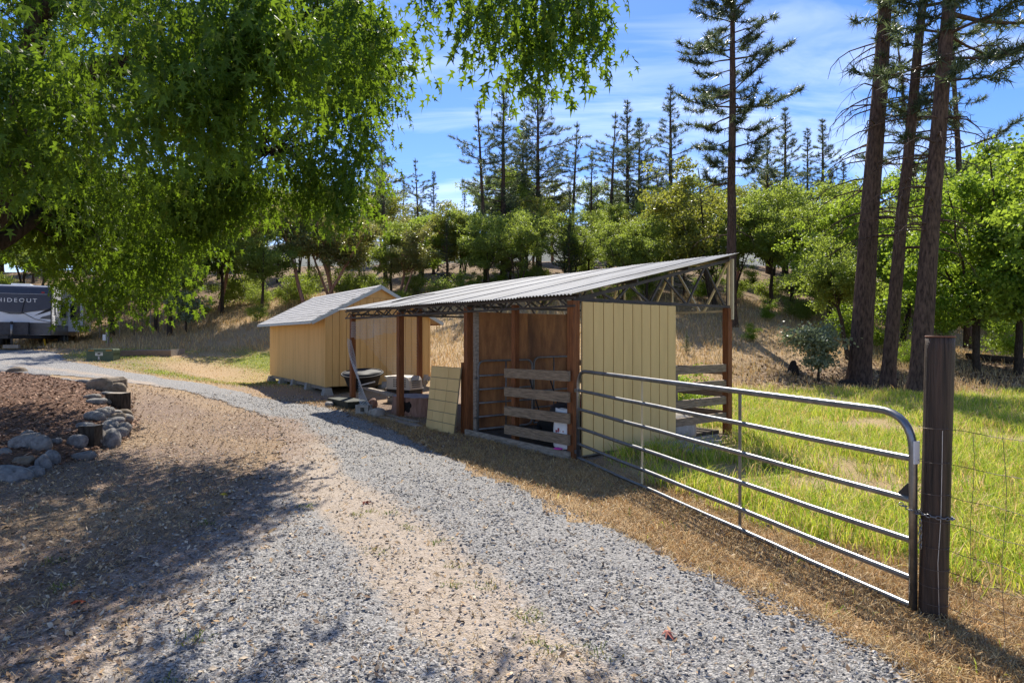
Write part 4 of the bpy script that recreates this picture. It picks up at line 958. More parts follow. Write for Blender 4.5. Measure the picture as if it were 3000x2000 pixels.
front(top, M_TNAVY, 'upper_panel')
for a, c in (((0, zt - .35), (.03, zt - .12)), ((.03, zt - .12), (.12, zt - .03))):
    nx = MB(); (y0, z0), (y1, z1) = a, c; nz_ = np.array((-(z1 - z0), (y1 - y0))); nz_ = nz_ / np.linalg.norm(nz_) * .004
    nx.hexa([(-W_ + .01, y0, z0), (-.01, y0, z0), (-.01, y0 + nz_[0], z0 + nz_[1]), (-W_ + .01, y0 + nz_[0], z0 + nz_[1]), (-W_ + .01, y1, z1), (-.01, y1, z1), (-.01, y1 + nz_[0], z1 + nz_[1]), (-W_ + .01, y1 + nz_[0], z1 + nz_[1])]).build('upper_panel', M_TNAVY, BD)
front([(-1.21, 1.70), (-.95, 1.64), (-.5, 1.55), (0, 1.51), (0, 1.42), (-.4, 1.50), (-.9, 1.58), (-1.21, 1.62)], M_TGREY, 'stripe', .0045); front([(1.21, 1.70), (.95, 1.64), (.5, 1.55), (0, 1.51), (0, 1.42), (.4, 1.50), (.9, 1.58), (1.21, 1.62)], M_TGREY, 'stripe', .0045)
for sg in (-1, 1):
    front([(sg * 1.2, 1.58), (sg * 1.2, 1.72), (sg * .85, 1.50), (sg * .62, 1.36), (sg * .95, 1.47)], M_BLACK, 'swoosh', .0075)
    front([(sg * 1.2, 1.22), (sg * 1.2, 1.42), (sg * .9, 1.32), (sg * .82, 1.24)], M_TGREY, 'swoosh', .0075)
    front([(sg * .02, 1.42), (sg * .28, 1.47), (sg * .62, 1.55), (sg * .3, 1.50), (sg * .06, 1.46)], M_DARK, 'emblem', .0085)
    front([(sg * .03, 1.40), (sg * .2, 1.43), (sg * .42, 1.45), (sg * .2, 1.455)], M_DARK, 'emblem', .0115)
fc = bpy.data.curves.new('lettering', 'FONT'); fc.body = 'HIDEOUT'; fc.size = .25; fc.align_x = 'CENTER'; fc.space_character = 1.35; fc.extrude = .004
fc.materials.append(M_WHITE)
ft_ = bpy.data.objects.new('lettering_source', fc); lm = bpy.data.meshes.new_from_object(ft_); bpy.data.objects.remove(ft_)
ft = link('lettering', lm, BD, (-W_ / 2 + .06, -.008, 1.93), (R(90), 0, 0)); ft.scale = (1.0, .92, 1)
for xx in (-.33, -2.2): MB().box((xx, -.02, zt - .30), (xx + .1, -.004, zt - .26)).build('marker_lamp', mat('red_lamp', (.5, .03, .02), (.55, .05, .03), 3, rough=.3), BD)
MB().box((-W_ - .01, .28, zt), (.01, TLn, zt + .03)).build('roof', M_TWHITE, TT)
for zz_ in np.arange(1.0, zt - .1, .11): MB().box((0.001, .12, zz_), (.008, TLn - .02, zz_ + .085)).build('siding_strip', M_TWHITE, BD)
MB().box((0.001, .05, zb), (.012, TLn, 1.0)).build('side_skirt', M_TGREY, BD)
MB().box((-.02, -.01, zb), (.016, .05, zt - .2)).build('corner_strip', M_BLACK, BD)
for y0, y1, z0, z1 in ((.7, .95, 1.45, 1.95), (2.3, 2.85, 1.45, 2.1), (3.0, 3.8, 1.40, 2.1), (5.6, 6.6, 1.6, 2.1)):
    w_ = MB().box((.009, y0 - .03, z0 - .03), (.014, y1 + .03, z1 + .03)).build('window', M_BLACK, BD); MB().box((.0145, y0, z0), (.017, y1, z1)).build('pane', M_GLASS, w_)
SO = MB().box((.018, 4.2, .72), (.62, 7.0, 2.42)).build('slide_out', M_TWHITE, TT)
MB().box((.10, 4.193, 1.3), (.5, 4.199, 2.1)).build('window', M_GLASS, SO); MB().box((.0, 4.14, 2.42), (.66, 7.02, 2.46)).build('slide_roof', M_TGREY, SO)
MB().box((.013, .3, .95), (.03, .6, 1.35)).build('hatch', M_WHITE, BD)
MB().box((-1.8, 2.2, zt + .03), (-1.1, 3.0, zt + .22)).build('roof_unit', M_WHITE, TT)
MB().box((-W_ / 2 - .5, -.42, .56), (-W_ / 2 + .5, -.06, 1.08)).build('propane_cover', M_DARK, TT)
fr_ = MB(); fr_.bar((-.25, .3, .46), (-W_ / 2, -1.0, .46), .09, .13).bar((-W_ + .25, .3, .46), (-W_ / 2, -1.0, .46), .09, .13).box((-W_ + .3, .2, .38), (-.3, TLn - .1, .535)); fr_.build('chassis', M_BLACK, TT)
J = MB().tube([(-W_ / 2, -.62, .14), (-W_ / 2, -.62, .72), (-W_ / 2, -.62, 1.0)], [.035, .045, .05], 10).build('jack', M_ZINC, TT, True)
MB().box((-W_ / 2 - .25, -.8, 0.0), (-W_ / 2 + .25, -.42, .14)).build('foot_block', M_GREY, J); MB().tube([(-W_ / 2, -.62, 1.0), (-W_ / 2, -.62, 1.1)], [.06, .045], 10).build('motor', M_BLACK, J, True)
for xx in (-.12, -W_ + .12):
    for yy in (3.3, 4.2):
        w_ = MB().tube([(xx - .11, yy, .34), (xx - .10, yy, .34), (xx + .10, yy, .34), (xx + .11, yy, .34)], [.28, .34, .34, .28], 22).build('wheel', M_RUBBER, TT, True)
        MB().tube([(xx + .112, yy, .34), (xx + .128, yy, .34)], [.2, .15], 14).build('rim', M_ZINC, w_, True)
for xx, dx_ in ((-.35, .35), (-W_ + .35, -.35)):
    MB().bar((xx, .5, .48), (xx + dx_ * .3, .3, .06), .05, .05).build('stabiliser', mat('yellow_paint', (.5, .30, .01), (.56, .35, .02), 5), TT); MB().box((xx - .15, .1, 0), (xx + .3, .6, .06)).build('foot_block', M_GREY, TT)
hang = [(-W_ + 1.55, -.03, zt - .55), (-1.0, -.03, 1.5), (-.55, -.03, 1.22), (0.02, -.04, 1.08), (.02, .8, 1.2), (.02, 1.6, 1.42)]
o = MB().tube(hang, .012, 5).build('power_cable', M_BLACK, TT)
# ------------------------------------------------------------------ trees
def unit(a): return a / (np.linalg.norm(a, axis=-1, keepdims=True) + 1e-9)

def leaf_quads(P, size, r, updir=0.3, long=1.0):         # one folded diamond per point
    n = len(P); d = unit(r.normal(0, 1, (n, 3)) + (0, 0, -updir)); u = unit(np.cross(d, r.normal(0, 1, (n, 3)))); w = np.cross(d, u)
    s = size * r.uniform(.7, 1.3, (n, 1)); V = np.empty((n, 4, 3))
    V[:, 0] = P; V[:, 1] = P + d * s * .5 * long + u * s * .36 + w * s * .08; V[:, 2] = P + d * s * long; V[:, 3] = P + d * s * .5 * long - u * s * .36 + w * s * .08
    return V.reshape(-1, 3), np.arange(n * 4).reshape(n, 4)

def needle_tufts(C, D, r, k=12, ln=0.22, wd=0.018, spread=0.9):
    n = len(C); C = np.repeat(C, k, 0); D = np.repeat(D, k, 0)
    d = unit(D * r.uniform(.1, 1.0, (n * k, 1)) + r.normal(0, spread * .75, (n * k, 3))); u = unit(np.cross(d, r.normal(0, 1, (n * k, 3))))
    s = ln * r.uniform(.65, 1.25, (n * k, 1)); o = C - D * r.uniform(0, ln * .9, (n * k, 1))
    V = np.stack([o - u * wd, o + u * wd, o + d * s], 1)
    return V.reshape(-1, 3), np.arange(n * k * 3).reshape(-1, 3)

def make_pine(seed, H, base_frac, rmax, rad, form='pine', lean=(0, 0), tuft=12, whorl=0.55, dead=0, leafm=None, dens=1.0, tl=0.22, asym=0.0):
    r = np.random.default_rng(seed); tr = MB()
    zt_ = np.array([-.4, 0, .25, .8] + list(np.linspace(.1, 1, 13)[1:] * H)); zt_ = np.unique(np.clip(zt_, -.4, H))
    wob = np.cumsum(r.normal(0, .012 * H / 13, (len(zt_), 2)), 0)
    f = np.clip(zt_ / H, 0, 1)
    ctr = np.stack([lean[0] * f + wob[:, 0] * (f > .1), lean[1] * f + wob[:, 1] * (f > .1), zt_], -1)
    rr = rad * (1 - f) ** .75 * (1 + .45 * np.exp(-np.clip(zt_, 0, 9) / .35)) + .012
    tr.tube(ctr, rr, 12)
    def axis_at(z): return np.array([np.interp(z, zt_, ctr[:, k]) for k in range(3)])
    C, D = [], []; z = H * base_frac; zb_ = z
    while z < H - .15:
        q = (z - zb_) / (H - zb_)
        if form == 'pine': L0 = rmax * (np.sin(np.clip(q * 2.4 + .55, 0, 3.14)) * .75 + .25) * (1 - q ** 3) ** .9
        elif form == 'cone': L0 = rmax * (1 - q) ** .85 + .12
        else: L0 = rmax * (.55 + .45 * math.sin(q * 9 + seed)) * (1 - q ** 2.5)
        nb = int(r.integers(3, 6)); a0 = r.uniform(0, 6.28)
        for b_ in range(nb):
            if r.random() > .90 * dens: continue
            a = a0 + b_ * 6.28 / nb + r.normal(0, .25); L_ = max(.2, L0 * r.uniform(.38, 1.2) * (1 + asym * math.cos(a)) * (1 + .3 * math.sin(z * 2.3 + a * 2 + seed)))
            el = np.interp(q, [0, .5, 1], [-.22, .15, .9]) + r.normal(0, .14); dr = np.array((math.cos(a), math.sin(a), 0))
            p0 = axis_at(z); m = 5; tt = np.linspace(0, 1, m)
            up = np.interp(tt, [0, .6, 1], [0, el * .55, el * .55 + .12 + .10 * (1 - q)])
            P = p0 + dr * (tt * L_ * math.cos(el * .7))[:, None] + np.array((0, 0, 1)) * (up * L_)[:, None] + r.normal(0, .03 * L_, (m, 3)) * tt[:, None]
            br = max(.012, rad * .22 * (L_ / (rmax + .1)))
            tr.tube(P, np.linspace(br, .008, m), 4, False)
            nt = max(2, int(L_ / (tl * .55)))
            for k in range(nt):
                u_ = .28 + .72 * (k + r.random()) / nt if q < .8 else r.uniform(.1, 1)
                ix = min(u_ * (m - 1), m - 1.001); i0 = int(ix); pt = P[i0] + (P[i0 + 1] - P[i0]) * (ix - i0)
                tg = unit(P[i0 + 1] - P[i0]); sd = np.cross(tg, (0, 0, 1)) * r.choice((-1, 1)); l2 = L_ * .30 * (1.15 - u_) * r.uniform(.4, 1.2) + .06
                dd = unit(tg * .7 + sd * r.uniform(.3, 1.0) + np.array((0, 0, r.uniform(-.05, .5))))
                e = pt + dd * l2
                if l2 > .25: tr.tube([pt, e], [.008, .005], 3, False)
                for g in range(2 if l2 > .3 else 1):
                    C.append(pt + (e - pt) * (1 - .45 * g)); D.append(unit(dd + (0, 0, .25)))
            C.append(P[-1]); D.append(unit(P[-1] - P[-2]))
        z += whorl * r.uniform(.55, 1.5) * (1 if q < .9 else .75)
    C.append(axis_at(H - .05)); D.append(np.array((0, 0, 1.0)))
    for k in range(dead):                                 # bare drooping branches below the crown
        z = r.uniform(H * base_frac * .52, H * base_frac * 1.1); a = r.uniform(0, 6.28); L_ = r.uniform(.8, 2.2); p0 = axis_at(z); dr = np.array((math.cos(a), math.sin(a), 0))
        tt = np.linspace(0, 1, 6); P = p0 + dr * (np.sin(tt * 1.5) * L_)[:, None] + np.array((0, 0, 1)) * ((.18 * tt - .62 * tt ** 2) * L_)[:, None] + r.normal(0, .04, (6, 3)) * tt[:, None]
        tr.tube(P, np.linspace(.028, .007, 6), 4, False)
        for g in range(5):
            i0 = int(r.integers(1, 5)); d_ = unit(dr * .4 + r.normal(0, .5, 3) + (0, 0, -.7)); Lq = r.uniform(.2, .8); tr.tube([P[i0], P[i0] + d_ * Lq * .5 + r.normal(0, .05, 3), P[i0] + d_ * Lq], [.010, .007, .004], 3, False)
    C, D = np.array(C), np.array(D)
    V, T = needle_tufts(C, D, r, tuft, tl, tl * .052)
    return tr.mesh('trunk', M_BARK, True), np_mesh('crown', V, None, T, leafm or L_PINE)

def make_broad(seed, H, Rw, leafm, barkm, fork=.25, lean=(0, 0), clumps=430, per=42, size=.18, rad=.16, spread=.46, stems=1, low=.28, fill=0.30):
    r = np.random.default_rng(seed); tr = MB(); ends = []
    for st in range(stems):
        a0 = r.uniform(0, 6.28); sl_ = np.array(lean, float) + (r.normal(0, .9, 2) if stems > 1 else 0)
        hf = H * fork * r.uniform(.8, 1.2); m = 5; tt = np.linspace(0, 1, m)
        P = np.stack([sl_[0] * tt ** 1.2 * .6 + r.normal(0, .05, m) * tt, sl_[1] * tt ** 1.2 * .6 + r.normal(0, .05, m) * tt, -.3 + (hf + .3) * tt], -1)
        if stems > 1: P[:, :2] += (.15 * math.cos(st * 2.2), .15 * math.sin(st * 2.2))
        R0 = rad * (1 if stems == 1 else .7); tr.tube(P, np.linspace(R0 * 1.25, R0 * .8, m), 8, False)
        nl = int(r.integers(4, 7)) if stems == 1 else 3
        for l in range(nl):
            a = a0 + l * 6.28 / nl + r.normal(0, .3); top = H * r.uniform(.62, .98); rr_ = Rw * r.uniform(.35, .95) * (1 if l else .2)
            e = np.array((sl_[0] + rr_ * math.cos(a), sl_[1] + rr_ * math.sin(a), top if l else H * .95)); s = P[-1]
            mid = s + (e - s) * .45 + np.array((math.cos(a), math.sin(a), .2)) * rr_ * .22 + r.normal(0, .18, 3)
            t5 = np.linspace(0, 1, 7)[:, None]; B = (1 - t5) ** 2 * s + 2 * t5 * (1 - t5) * mid + t5 ** 2 * e + r.normal(0, .06, (7, 3)) * t5
            tr.tube(B, np.linspace(R0 * .55, .03, 7), 6, False)
            for q in range(int(r.integers(6, 10))):
                i0 = int(r.integers(1, 7)); b0 = B[i0 if i0 < 7 else 6]; az = r.uniform(0, 6.28); L_ = Rw * r.uniform(.3, .7)
                e2 = b0 + np.array((math.cos(az), math.sin(az), r.uniform(-.25, .6))) * L_
                e2[2] = max(e2[2], H * low * r.uniform(.7, 1.3))
                c2 = (b0 + e2) / 2 + r.normal(0, .12, 3); tr.tube([b0, c2, e2], [.035, .022, .008], 4, False); ends += [c2, e2, (c2 + e2) / 2]
                for g in range(2):
                    e3 = e2 + unit(r.normal(0, 1, 3)) * L_ * .4; tr.tube([c2, e3], [.014, .005], 3, False); ends.append(e3)
            ends.append(e)
    ends = np.array(ends); pick = ends[r.integers(0, len(ends), clumps)] + r.normal(0, .28, (clumps, 3)) * (1, 1, .8)
    sz = r.uniform(.6, 1.35, clumps); cnt = (per * sz).astype(int)
    Cc = np.repeat(pick, cnt, 0); S = np.repeat(sz, cnt)
    P = Cc + r.normal(0, 1, Cc.shape) * (spread * .55 * S)[:, None] * (1, 1, .62)
    P = P[P[:, 2] > H * low * .62]
    V, Q = leaf_quads(P, size, r)
    return tr.mesh('trunk', barkm, True), np_mesh('crown', V, Q, None, leafm)

def place(proto, name, px, d, H, label, group=None, rz=None, H0=10.0, sx=1.0, z=None, cat='tree', cname='crown'):
    x, y = XY(px, d) if px is not None else d
    s = H / H0
    e = empty(name, (x, y, gz1(x, y) - .05 if z is None else z), random.uniform(0, 6.28) if rz is None else rz, label, cat, group)
    e.scale = (s * sx, s * sx, s)
    if proto[0]: link('trunk', proto[0], e)
    link(cname, proto[1], e); return e
def Htop(px, d, py):
    x, y = XY(px, d); return ZP(py, d) - gz1(x, y)

PINE_A = make_pine(1, 10, .16, 2.0, .15, 'cone', tuft=14, whorl=.25, dens=1.05, tl=.20)           # dense pointed
PINE_B = make_pine(2, 10, .24, 2.2, .14, 'pine', tuft=15, whorl=.25, tl=.19)                       # full rounded
PINE_C = make_pine(3, 10, .30, 2.2, .13, 'gaunt', lean=(.5, .2), tuft=15, whorl=.27, tl=.19, dens=.88)   # gaunt
PINE_D = make_pine(4, 10, .12, 1.6, .12, 'cone', tuft=14, whorl=.23, leafm=L_FIR, dens=1.05, tl=.14)    # slim fir
PINE_N = make_pine(5, 22, .34, 2.9, .25, 'pine', tuft=20, whorl=.45, dead=14, tl=.36, dens=.9)       # big near pine
OAKS = [make_broad(11, 10, 3.4, L_OAK, M_BARKD, .34, low=.50), make_broad(12, 10, 3.8, L_OAK, M_BARKD, .34, stems=3, low=.54), make_broad(13, 10, 3.2, L_OAK, M_BARKD, .38, lean=(1.2, .3), clumps=470, low=.54)]
BRI = [make_broad(21, 10, 3.8, L_BRIGHT, M_BARKD, .24, size=.19, clumps=470, low=.34), make_broad(22, 10, 3.6, L_BRIGHT, M_BARKD, .30, lean=(-1.6, 0), size=.19, low=.36)]
YEL = [make_broad(31, 10, 3.2, L_YELLOW, M_BARKD, .34, lean=(-1.4, .4), clumps=330, size=.18), make_broad(32, 10, 2.6, L_YELLOW, M_BARKR, .36, clumps=300)]
MAD = [make_broad(41, 10, 2.8, L_MADRONE, M_BARKR, .44, lean=(-2.2, .2), clumps=300, low=.45, rad=.15), make_broad(42, 10, 3.0, L_MADRONE, M_BARKR, .36, stems=3, clumps=360, low=.4), make_broad(43, 10, 2.8, L_MADRONE, M_BARKR, .46, lean=(3.4, .2), clumps=320, low=.45, rad=.15)]
SHRUB = [(None, make_broad(51, 10, 5.5, L_OAK, M_BARKD, .15, clumps=130, per=40, size=.42, spread=1.7, low=.05)[1]), (None, make_broad(52, 10, 5.0, L_BRIGHT, M_BARKD, .15, clumps=120, per=40, size=.42, spread=1.7, low=.05)[1])]
PALE = make_broad(53, 10, 4.2, L_PALE, M_BARKD, .28, clumps=170, per=30, size=.5, spread=1.3, low=.30, rad=.22)

GP = 'tall pines rising above the woodland'
place(PINE_A, 'pine_tree', 1475, 42, Htop(1475, 42, 240), 'tallest dense pointed pine above the middle of the shelter roof', GP)
place(PINE_B, 'pine_tree', 1578, 46, Htop(1578, 46, 236), 'tall broad-topped pine just right of the dense pointed pine', GP)
place(PINE_C, 'pine_tree', 1672, 48, Htop(1672, 48, 350), 'gaunt pine with flat ragged top right of the broad-topped pine', GP, rz=.2)
place(PINE_C, 'pine_tree', 1782, 46, Htop(1782, 46, 322), 'ragged pine leaning right in the middle of the skyline', GP, rz=.1)
place(PINE_B, 'pine_tree', 1872, 53, Htop(1872, 53, 345), 'smaller dark pine close behind the right-leaning ragged pine', GP)
place(PINE_A, 'pine_tree', 1965, 48, Htop(1965, 48, 247), 'slim pointed pine just left of the near bare-trunked pine', GP)
place(PINE_C, 'pine_tree', 1425, 39, Htop(1425, 39, 300), 'one-sided pine leaning left beside the dense pointed pine', GP, rz=3.3)
place(PINE_C, 'pine_tree', 1232, 44, Htop(1232, 44, 465), 'short sparse-topped pine right of the gable shed roof', GP)
place(PINE_D, 'pine_tree', 1270, 45, Htop(1270, 45, 500), 'thin pine close to the right of the sparse-topped pine', GP)
place(PINE_C, 'pine_tree', 1130, 42, Htop(1130, 42, 393), 'flat-crowned pine poking out beside the hanging maple branches', GP, rz=2)
place(PINE_B, 'pine_tree', 1530, 51, Htop(1530, 51, 350), 'dark pine filling the gap between the two tallest mid pines', GP)
place(PINE_A, 'pine_tree', 1838, 50, Htop(1838, 50, 290), 'tall narrow pine right of the right-leaning ragged pine', GP)
place(PINE_D, 'pine_tree', 1735, 52, Htop(1735, 52, 440), 'low dark pine between the ragged mid pines', GP)
place(PINE_D, 'fir_tree', 1668, 37, Htop(1668, 37, 545), 'dark dense fir standing low before the gaunt pine', GP)
place(PINE_A, 'pine_tree', 2300, 55, Htop(2300, 55, 310), 'pointed pine right of the near bare-trunked pine', GP)
place(PINE_A, 'pine_tree', 2410, 55, Htop(2410, 55, 345), 'pointed pine at the edge of the open sky on the right', GP)
place(PINE_D, 'pine_tree', 2365, 58, Htop(2365, 58, 375), 'short pine between the two pointed pines on the right', GP)
place(PINE_B, 'pine_tree', 2250, 54, Htop(2250, 54, 400), 'dark rounded pine low behind the near bare-trunked pine', GP)
place(PINE_D, 'fir_tree', 2470, 50, Htop(2470, 50, 470), 'dark fir left of the thick leaning pine trunk', GP)
place(PINE_D, 'pine_tree', 2560, 52, Htop(2560, 52, 430), 'dark conifer seen between the leaning pine trunks', GP)
place(PINE_B, 'pine_tree', 905, 46, Htop(905, 46, 520), 'conifer mostly hidden behind the hanging maple fringe', GP)
place(PINE_D, 'fir_tree', 640, 47, Htop(640, 47, 500), 'dark fir behind the maple foliage left of the shed roof', GP)
place(PINE_B, 'pine_tree', 420, 48, Htop(420, 48, 430), 'pine behind the maple foliage above the green utility box', GP)
place(PINE_D, 'fir_tree', 150, 50, Htop(150, 50, 420), 'fir behind the maple foliage above the parked trailer', GP)
place(PINE_N, 'pine_tree', 2143, 30, 21.5, 'near pine with a straight bare trunk right behind the shelter roof peak', GP, H0=22, rz=1.1)
# three leaning ponderosas by the meadow and two thinner ones behind
RP1 = make_pine(61, 24, .44, 2.6, .33, 'gaunt', lean=(1.9, .3), tuft=18, whorl=.55, dead=46, tl=.34, dens=.9)
RP2 = make_pine(62, 22, .36, 2.4, .19, 'gaunt', lean=(2.15, .2), tuft=18, whorl=.55, dead=26, tl=.34, dens=.85, asym=.3)
RP3 = make_pine(63, 24, .38, 3.0, .255, 'gaunt', lean=(2.0, .2), tuft=18, whorl=.55, dead=26, tl=.34, dens=.85, asym=.4)
GL3 = 'leaning pines at the meadow edge'
place(RP1, 'pine_tree', 2515, 20.5, 24, 'thickest leaning pine trunk with bare drooping dead branches', GL3, rz=0, H0=24)
place(RP2, 'pine_tree', 2598, 19.2, 22, 'slender leaning pine between the two thick pine trunks', GL3, rz=0, H0=22)
place(RP3, 'pine_tree', 2690, 17.6, 24, 'thick leaning pine whose base stands just left of the gate post', GL3, rz=0, H0=24)
place(RP2, 'pine_tree', 2838, 31, 21, 'straight pine trunk behind the right-hand maples', GL3, rz=3.6, H0=22)
place(RP2, 'pine_tree', 2728, 35, 19, 'thin distant pine trunk between the thick leaning pines', GL3, rz=2.6, H0=22)

GM = 'broadleaf trees along the woodland edge'
place(MAD[0], 'madrone_tree', 895, 33.5, Htop(885, 33.5, 560), 'pale-barked madrone leaning left behind the shed', GM, rz=0)
place(MAD[1], 'madrone_tree', 975, 35, Htop(975, 35, 560), 'many-stemmed madrone behind the shed ridge', GM, rz=.7)
place(MAD[2], 'madrone_tree', 945, 34.5, Htop(1040, 34.5, 590), 'madrone leaning far right over the shed roof', GM, rz=0)
place(MAD[0], 'madrone_tree', 640, 34, Htop(640, 34, 600), 'red-limbed madrone half hidden by the maple fringe', GM, rz=3.0)
place(YEL[0], 'oak_tree', 2100, 35, Htop(2030, 35, 455), 'yellow-green oak with a bent trunk left of the near bare-trunked pine', GM, rz=0)
place(YEL[1], 'oak_tree', 1310, 38, Htop(1310, 38, 590), 'yellowish tree catching the sun above the shelter roof', GM)
place(OAKS[2], 'oak_tree', 2485, 25.0, Htop(2440, 25, 690), 'oak with a curved leaning trunk behind the pale sapling', GM, rz=2.9)
place(BRI[0], 'maple_tree', 2860, 26, Htop(2860, 26, 520), 'bright green maple right behind the gate post', GM)
place(BRI[1], 'maple_tree', 3060, 25, Htop(3060, 25, 420), 'tall bright green maple at the far right picture edge', GM, rz=0.2)
place(BRI[1], 'maple_tree', 2640, 30, Htop(2640, 30, 560), 'bright maple behind the leaning pine trunks', GM, rz=1.6)
place(BRI[0], 'maple_tree', 2430, 33, Htop(2430, 33, 600), 'bright maple crown left of the thickest leaning pine', GM)
place(OAKS[0], 'oak_tree', 2260, 37, Htop(2260, 37, 560), 'dark green oak behind the shelter roof peak', GM)

GF = 'background trees filling the woodland slope'
kinds = [(OAKS[0], 'oak_tree', 'dark round-crowned oak %s %s'), (OAKS[1], 'oak_tree', 'many-stemmed dark oak %s %s'), (OAKS[2], 'oak_tree', 'slanting oak %s %s'),
         (YEL[1], 'oak_tree', 'thin yellowish oak %s %s'), (MAD[1], 'madrone_tree', 'many-stemmed madrone %s %s'), (BRI[0], 'maple_tree', 'leafy maple %s %s'),
         (PINE_D, 'fir_tree', 'slim fir %s %s'), (PINE_B, 'pine_tree', 'rounded pine %s %s')]
rf = random.Random(5)
def where(px):
    for lim, w_ in ((250, 'above the parked trailer'), (600, 'above the green utility box'), (850, 'left of the shed roof'), (1120, 'behind the shed roof'), (1450, 'above the low end of the shelter roof'), (1900, 'above the middle of the shelter roof'),
                    (2200, 'behind the shelter roof peak'), (2450, 'left of the thickest leaning pine'), (2700, 'behind the leaning pine trunks')):
        if px < lim: return w_
    return 'right of the gate post'
def rowword(d): return 'at the wood edge' if d < 41 else 'deep in the wood' if d < 52 else 'at the back of the wood'
def filler(px0, px1, step, d0, d1, py0, py1, ws):
    px = px0
    while px < px1:
        k = rf.choices(range(8), ws)[0]; d = rf.uniform(d0, d1); q = px + rf.uniform(-.35, .35) * step
        top = rf.uniform(py0, py1)
        if 1150 < q < 1420: top += 50
        place(kinds[k][0], kinds[k][1], q, d, max(4.5, Htop(q, d, top)), kinds[k][2] % (rowword(d), where(q)), GF, rz=rf.uniform(0, 6.28), sx=rf.uniform(.9, 1.15))
        px += step
filler(-250, 700, 100, 36, 40, 550, 690, (5, 4, 3, 1, 2, 1, 2, 0))
filler(1080, 2250, 84, 36, 40, 570, 730, (5, 4, 3, 2, 2, 1, 1, 0))
filler(2300, 3250, 105, 34, 40, 500, 660, (2, 2, 2, 2, 1, 6, 1, 0))
filler(360, 860, 100, 31.5, 34, 590, 700, (4, 4, 3, 1, 4, 1, 2, 0))
filler(1180, 2000, 120, 33.5, 36, 640, 740, (4, 4, 3, 3, 2, 1, 1, 0))
filler(-350, 3350, 96, 43, 50, 490, 650, (5, 4, 3, 1, 2, 2, 3, 1))
filler(-400, 3400, 125, 56, 66, 470, 610, (4, 4, 3, 1, 1, 1, 5, 2))
GSH = 'shrubs under the woodland edge'
for k in range(62):
    q = -250 + k * 57 + rf.uniform(-30, 30); d = rf.uniform(32.5, 42)
    if 600 < q < 900: d = rf.uniform(33.5, 36)
    if 1940 < q < 2350: d = rf.uniform(37, 44)
    place(SHRUB[rf.random() < .35], 'undergrowth_shrub', q, d, rf.uniform(.8, 1.9), 'dark leafy undergrowth shrub ' + where(q), GSH, rz=rf.uniform(0, 6), cat='shrub', cname='foliage')
for q, d, h, lab, kd in [(2250, 31.5, 1.0, 'low green bush on the dry slope right of the rear shelter post', 1), (2330, 32.5, 1.2, 'dark rounded bush on the dry slope under the oaks', 0), (2200, 27.5, .75, 'small bush at the foot of the near pine', 1),
                         (2560, 27, 2.0, 'leafy bush between the thick leaning pines', 1), (2480, 28.5, 1.8, 'leafy bush left of the thickest leaning pine', 1), (2950, 27.5, 2.2, 'shrub under the right-hand maples', 1), (2020, 13.6, .95, 'yellow-green bush behind the end rails of the shelter', 1),
                         (760, 31.5, .9, 'small green bush on the dry slope left of the shed roof', 0), (1170, 33, .9, 'small bush on the slope above the shed ridge', 1), (1340, 34, 1.0, 'sunlit yellowish bush on the slope above the shelter', 1), (2660, 24.5, .9, 'low leafy bush behind the slender leaning pine', 1)]:
    place(SHRUB[kd], 'bush', q, d, h, lab, None, cat='bush', cname='foliage')
place(PALE, 'sapling', 2398, 20.8, 1.98, 'pale silvery young tree standing alone by the meadow edge', None, rz=.4)
place(PALE, 'shrub_tree', 545, 30.5, 2.1, 'rounded pale-leaved bush below the hanging maple branches', None, rz=2.0, cat='bush')
place(PINE_A, 'pine_seedling', 2012, 25.0, .95, 'tiny green pine seedling on the sunlit dry slope', None)
x, y = XY(497, 30); o = place(OAKS[0], 'oak_tree', 497, 30, 6.5, 'dark-trunked oak right of the pale-leaved bush', GM)
# black stump and fallen log
x, y = XY(2325, 22.2); z = gz1(x, y)
S = empty('burnt_stump', (x, y, z), .4, 'jagged black burnt stump on the bare ground left of the pale sapling', 'stump')
b = MB(); n = 12; an = np.linspace(0, 2 * np.pi, n, endpoint=False); V = []
for r_, h in ((.26, -.1), (.19, .12), (.15, .3), (.13, .42)): V += [(r_ * (1 + .2 * math.sin(3 * a)) * math.cos(a), r_ * (1 + .2 * math.sin(3 * a)) * math.sin(a), h + (.12 * math.sin(2 * a + .6) if h > .4 else 0)) for a in an]
V.append((0, 0, .35)); b.add(V, [(i * n + j, i * n + (j + 1) % n, (i + 1) * n + (j + 1) % n, (i + 1) * n + j) for i in range(3) for j in range(n)], [(48, 36 + j, 36 + (j + 1) % n) for j in range(n)])
b.build('body', mat('charcoal_wood', (.008, .007, .006), (.035, .028, .022), 12, (3, 3, 1), bump=.8), S)
MB().bar((-.3, -.1, .02), (-.12, 0, .14), .1, .12).build('root', MATS['charcoal_wood'], S)
x0, y0 = XY(2830, 27.0); x1, y1 = XY(3120, 26.0)
o = MB().tube([(x0, y0, gz1(x0, y0) + .12), ((x0 + x1) / 2, (y0 + y1) / 2, gz1((x0 + x1) / 2, (y0 + y1) / 2) + .15), (x1, y1, gz1(x1, y1) + .15)], [.14, .17, .19], 12).build('fallen_log', M_BARKD, None, True); tag(o, 'dark fallen log lying on the ground right of the gate post', 'log')
x, y = XY(2480, 20.2); z = gz1(x, y); X, Q, T = blob(.34, .2, .14, 91, rough=.3); o = link('root_chunk', np_mesh('root_chunk', X, Q, T, M_BARKD), None, (x, y, z + .06)); tag(o, 'dark chunk of broken wood at the foot of the thickest pine', 'wood')
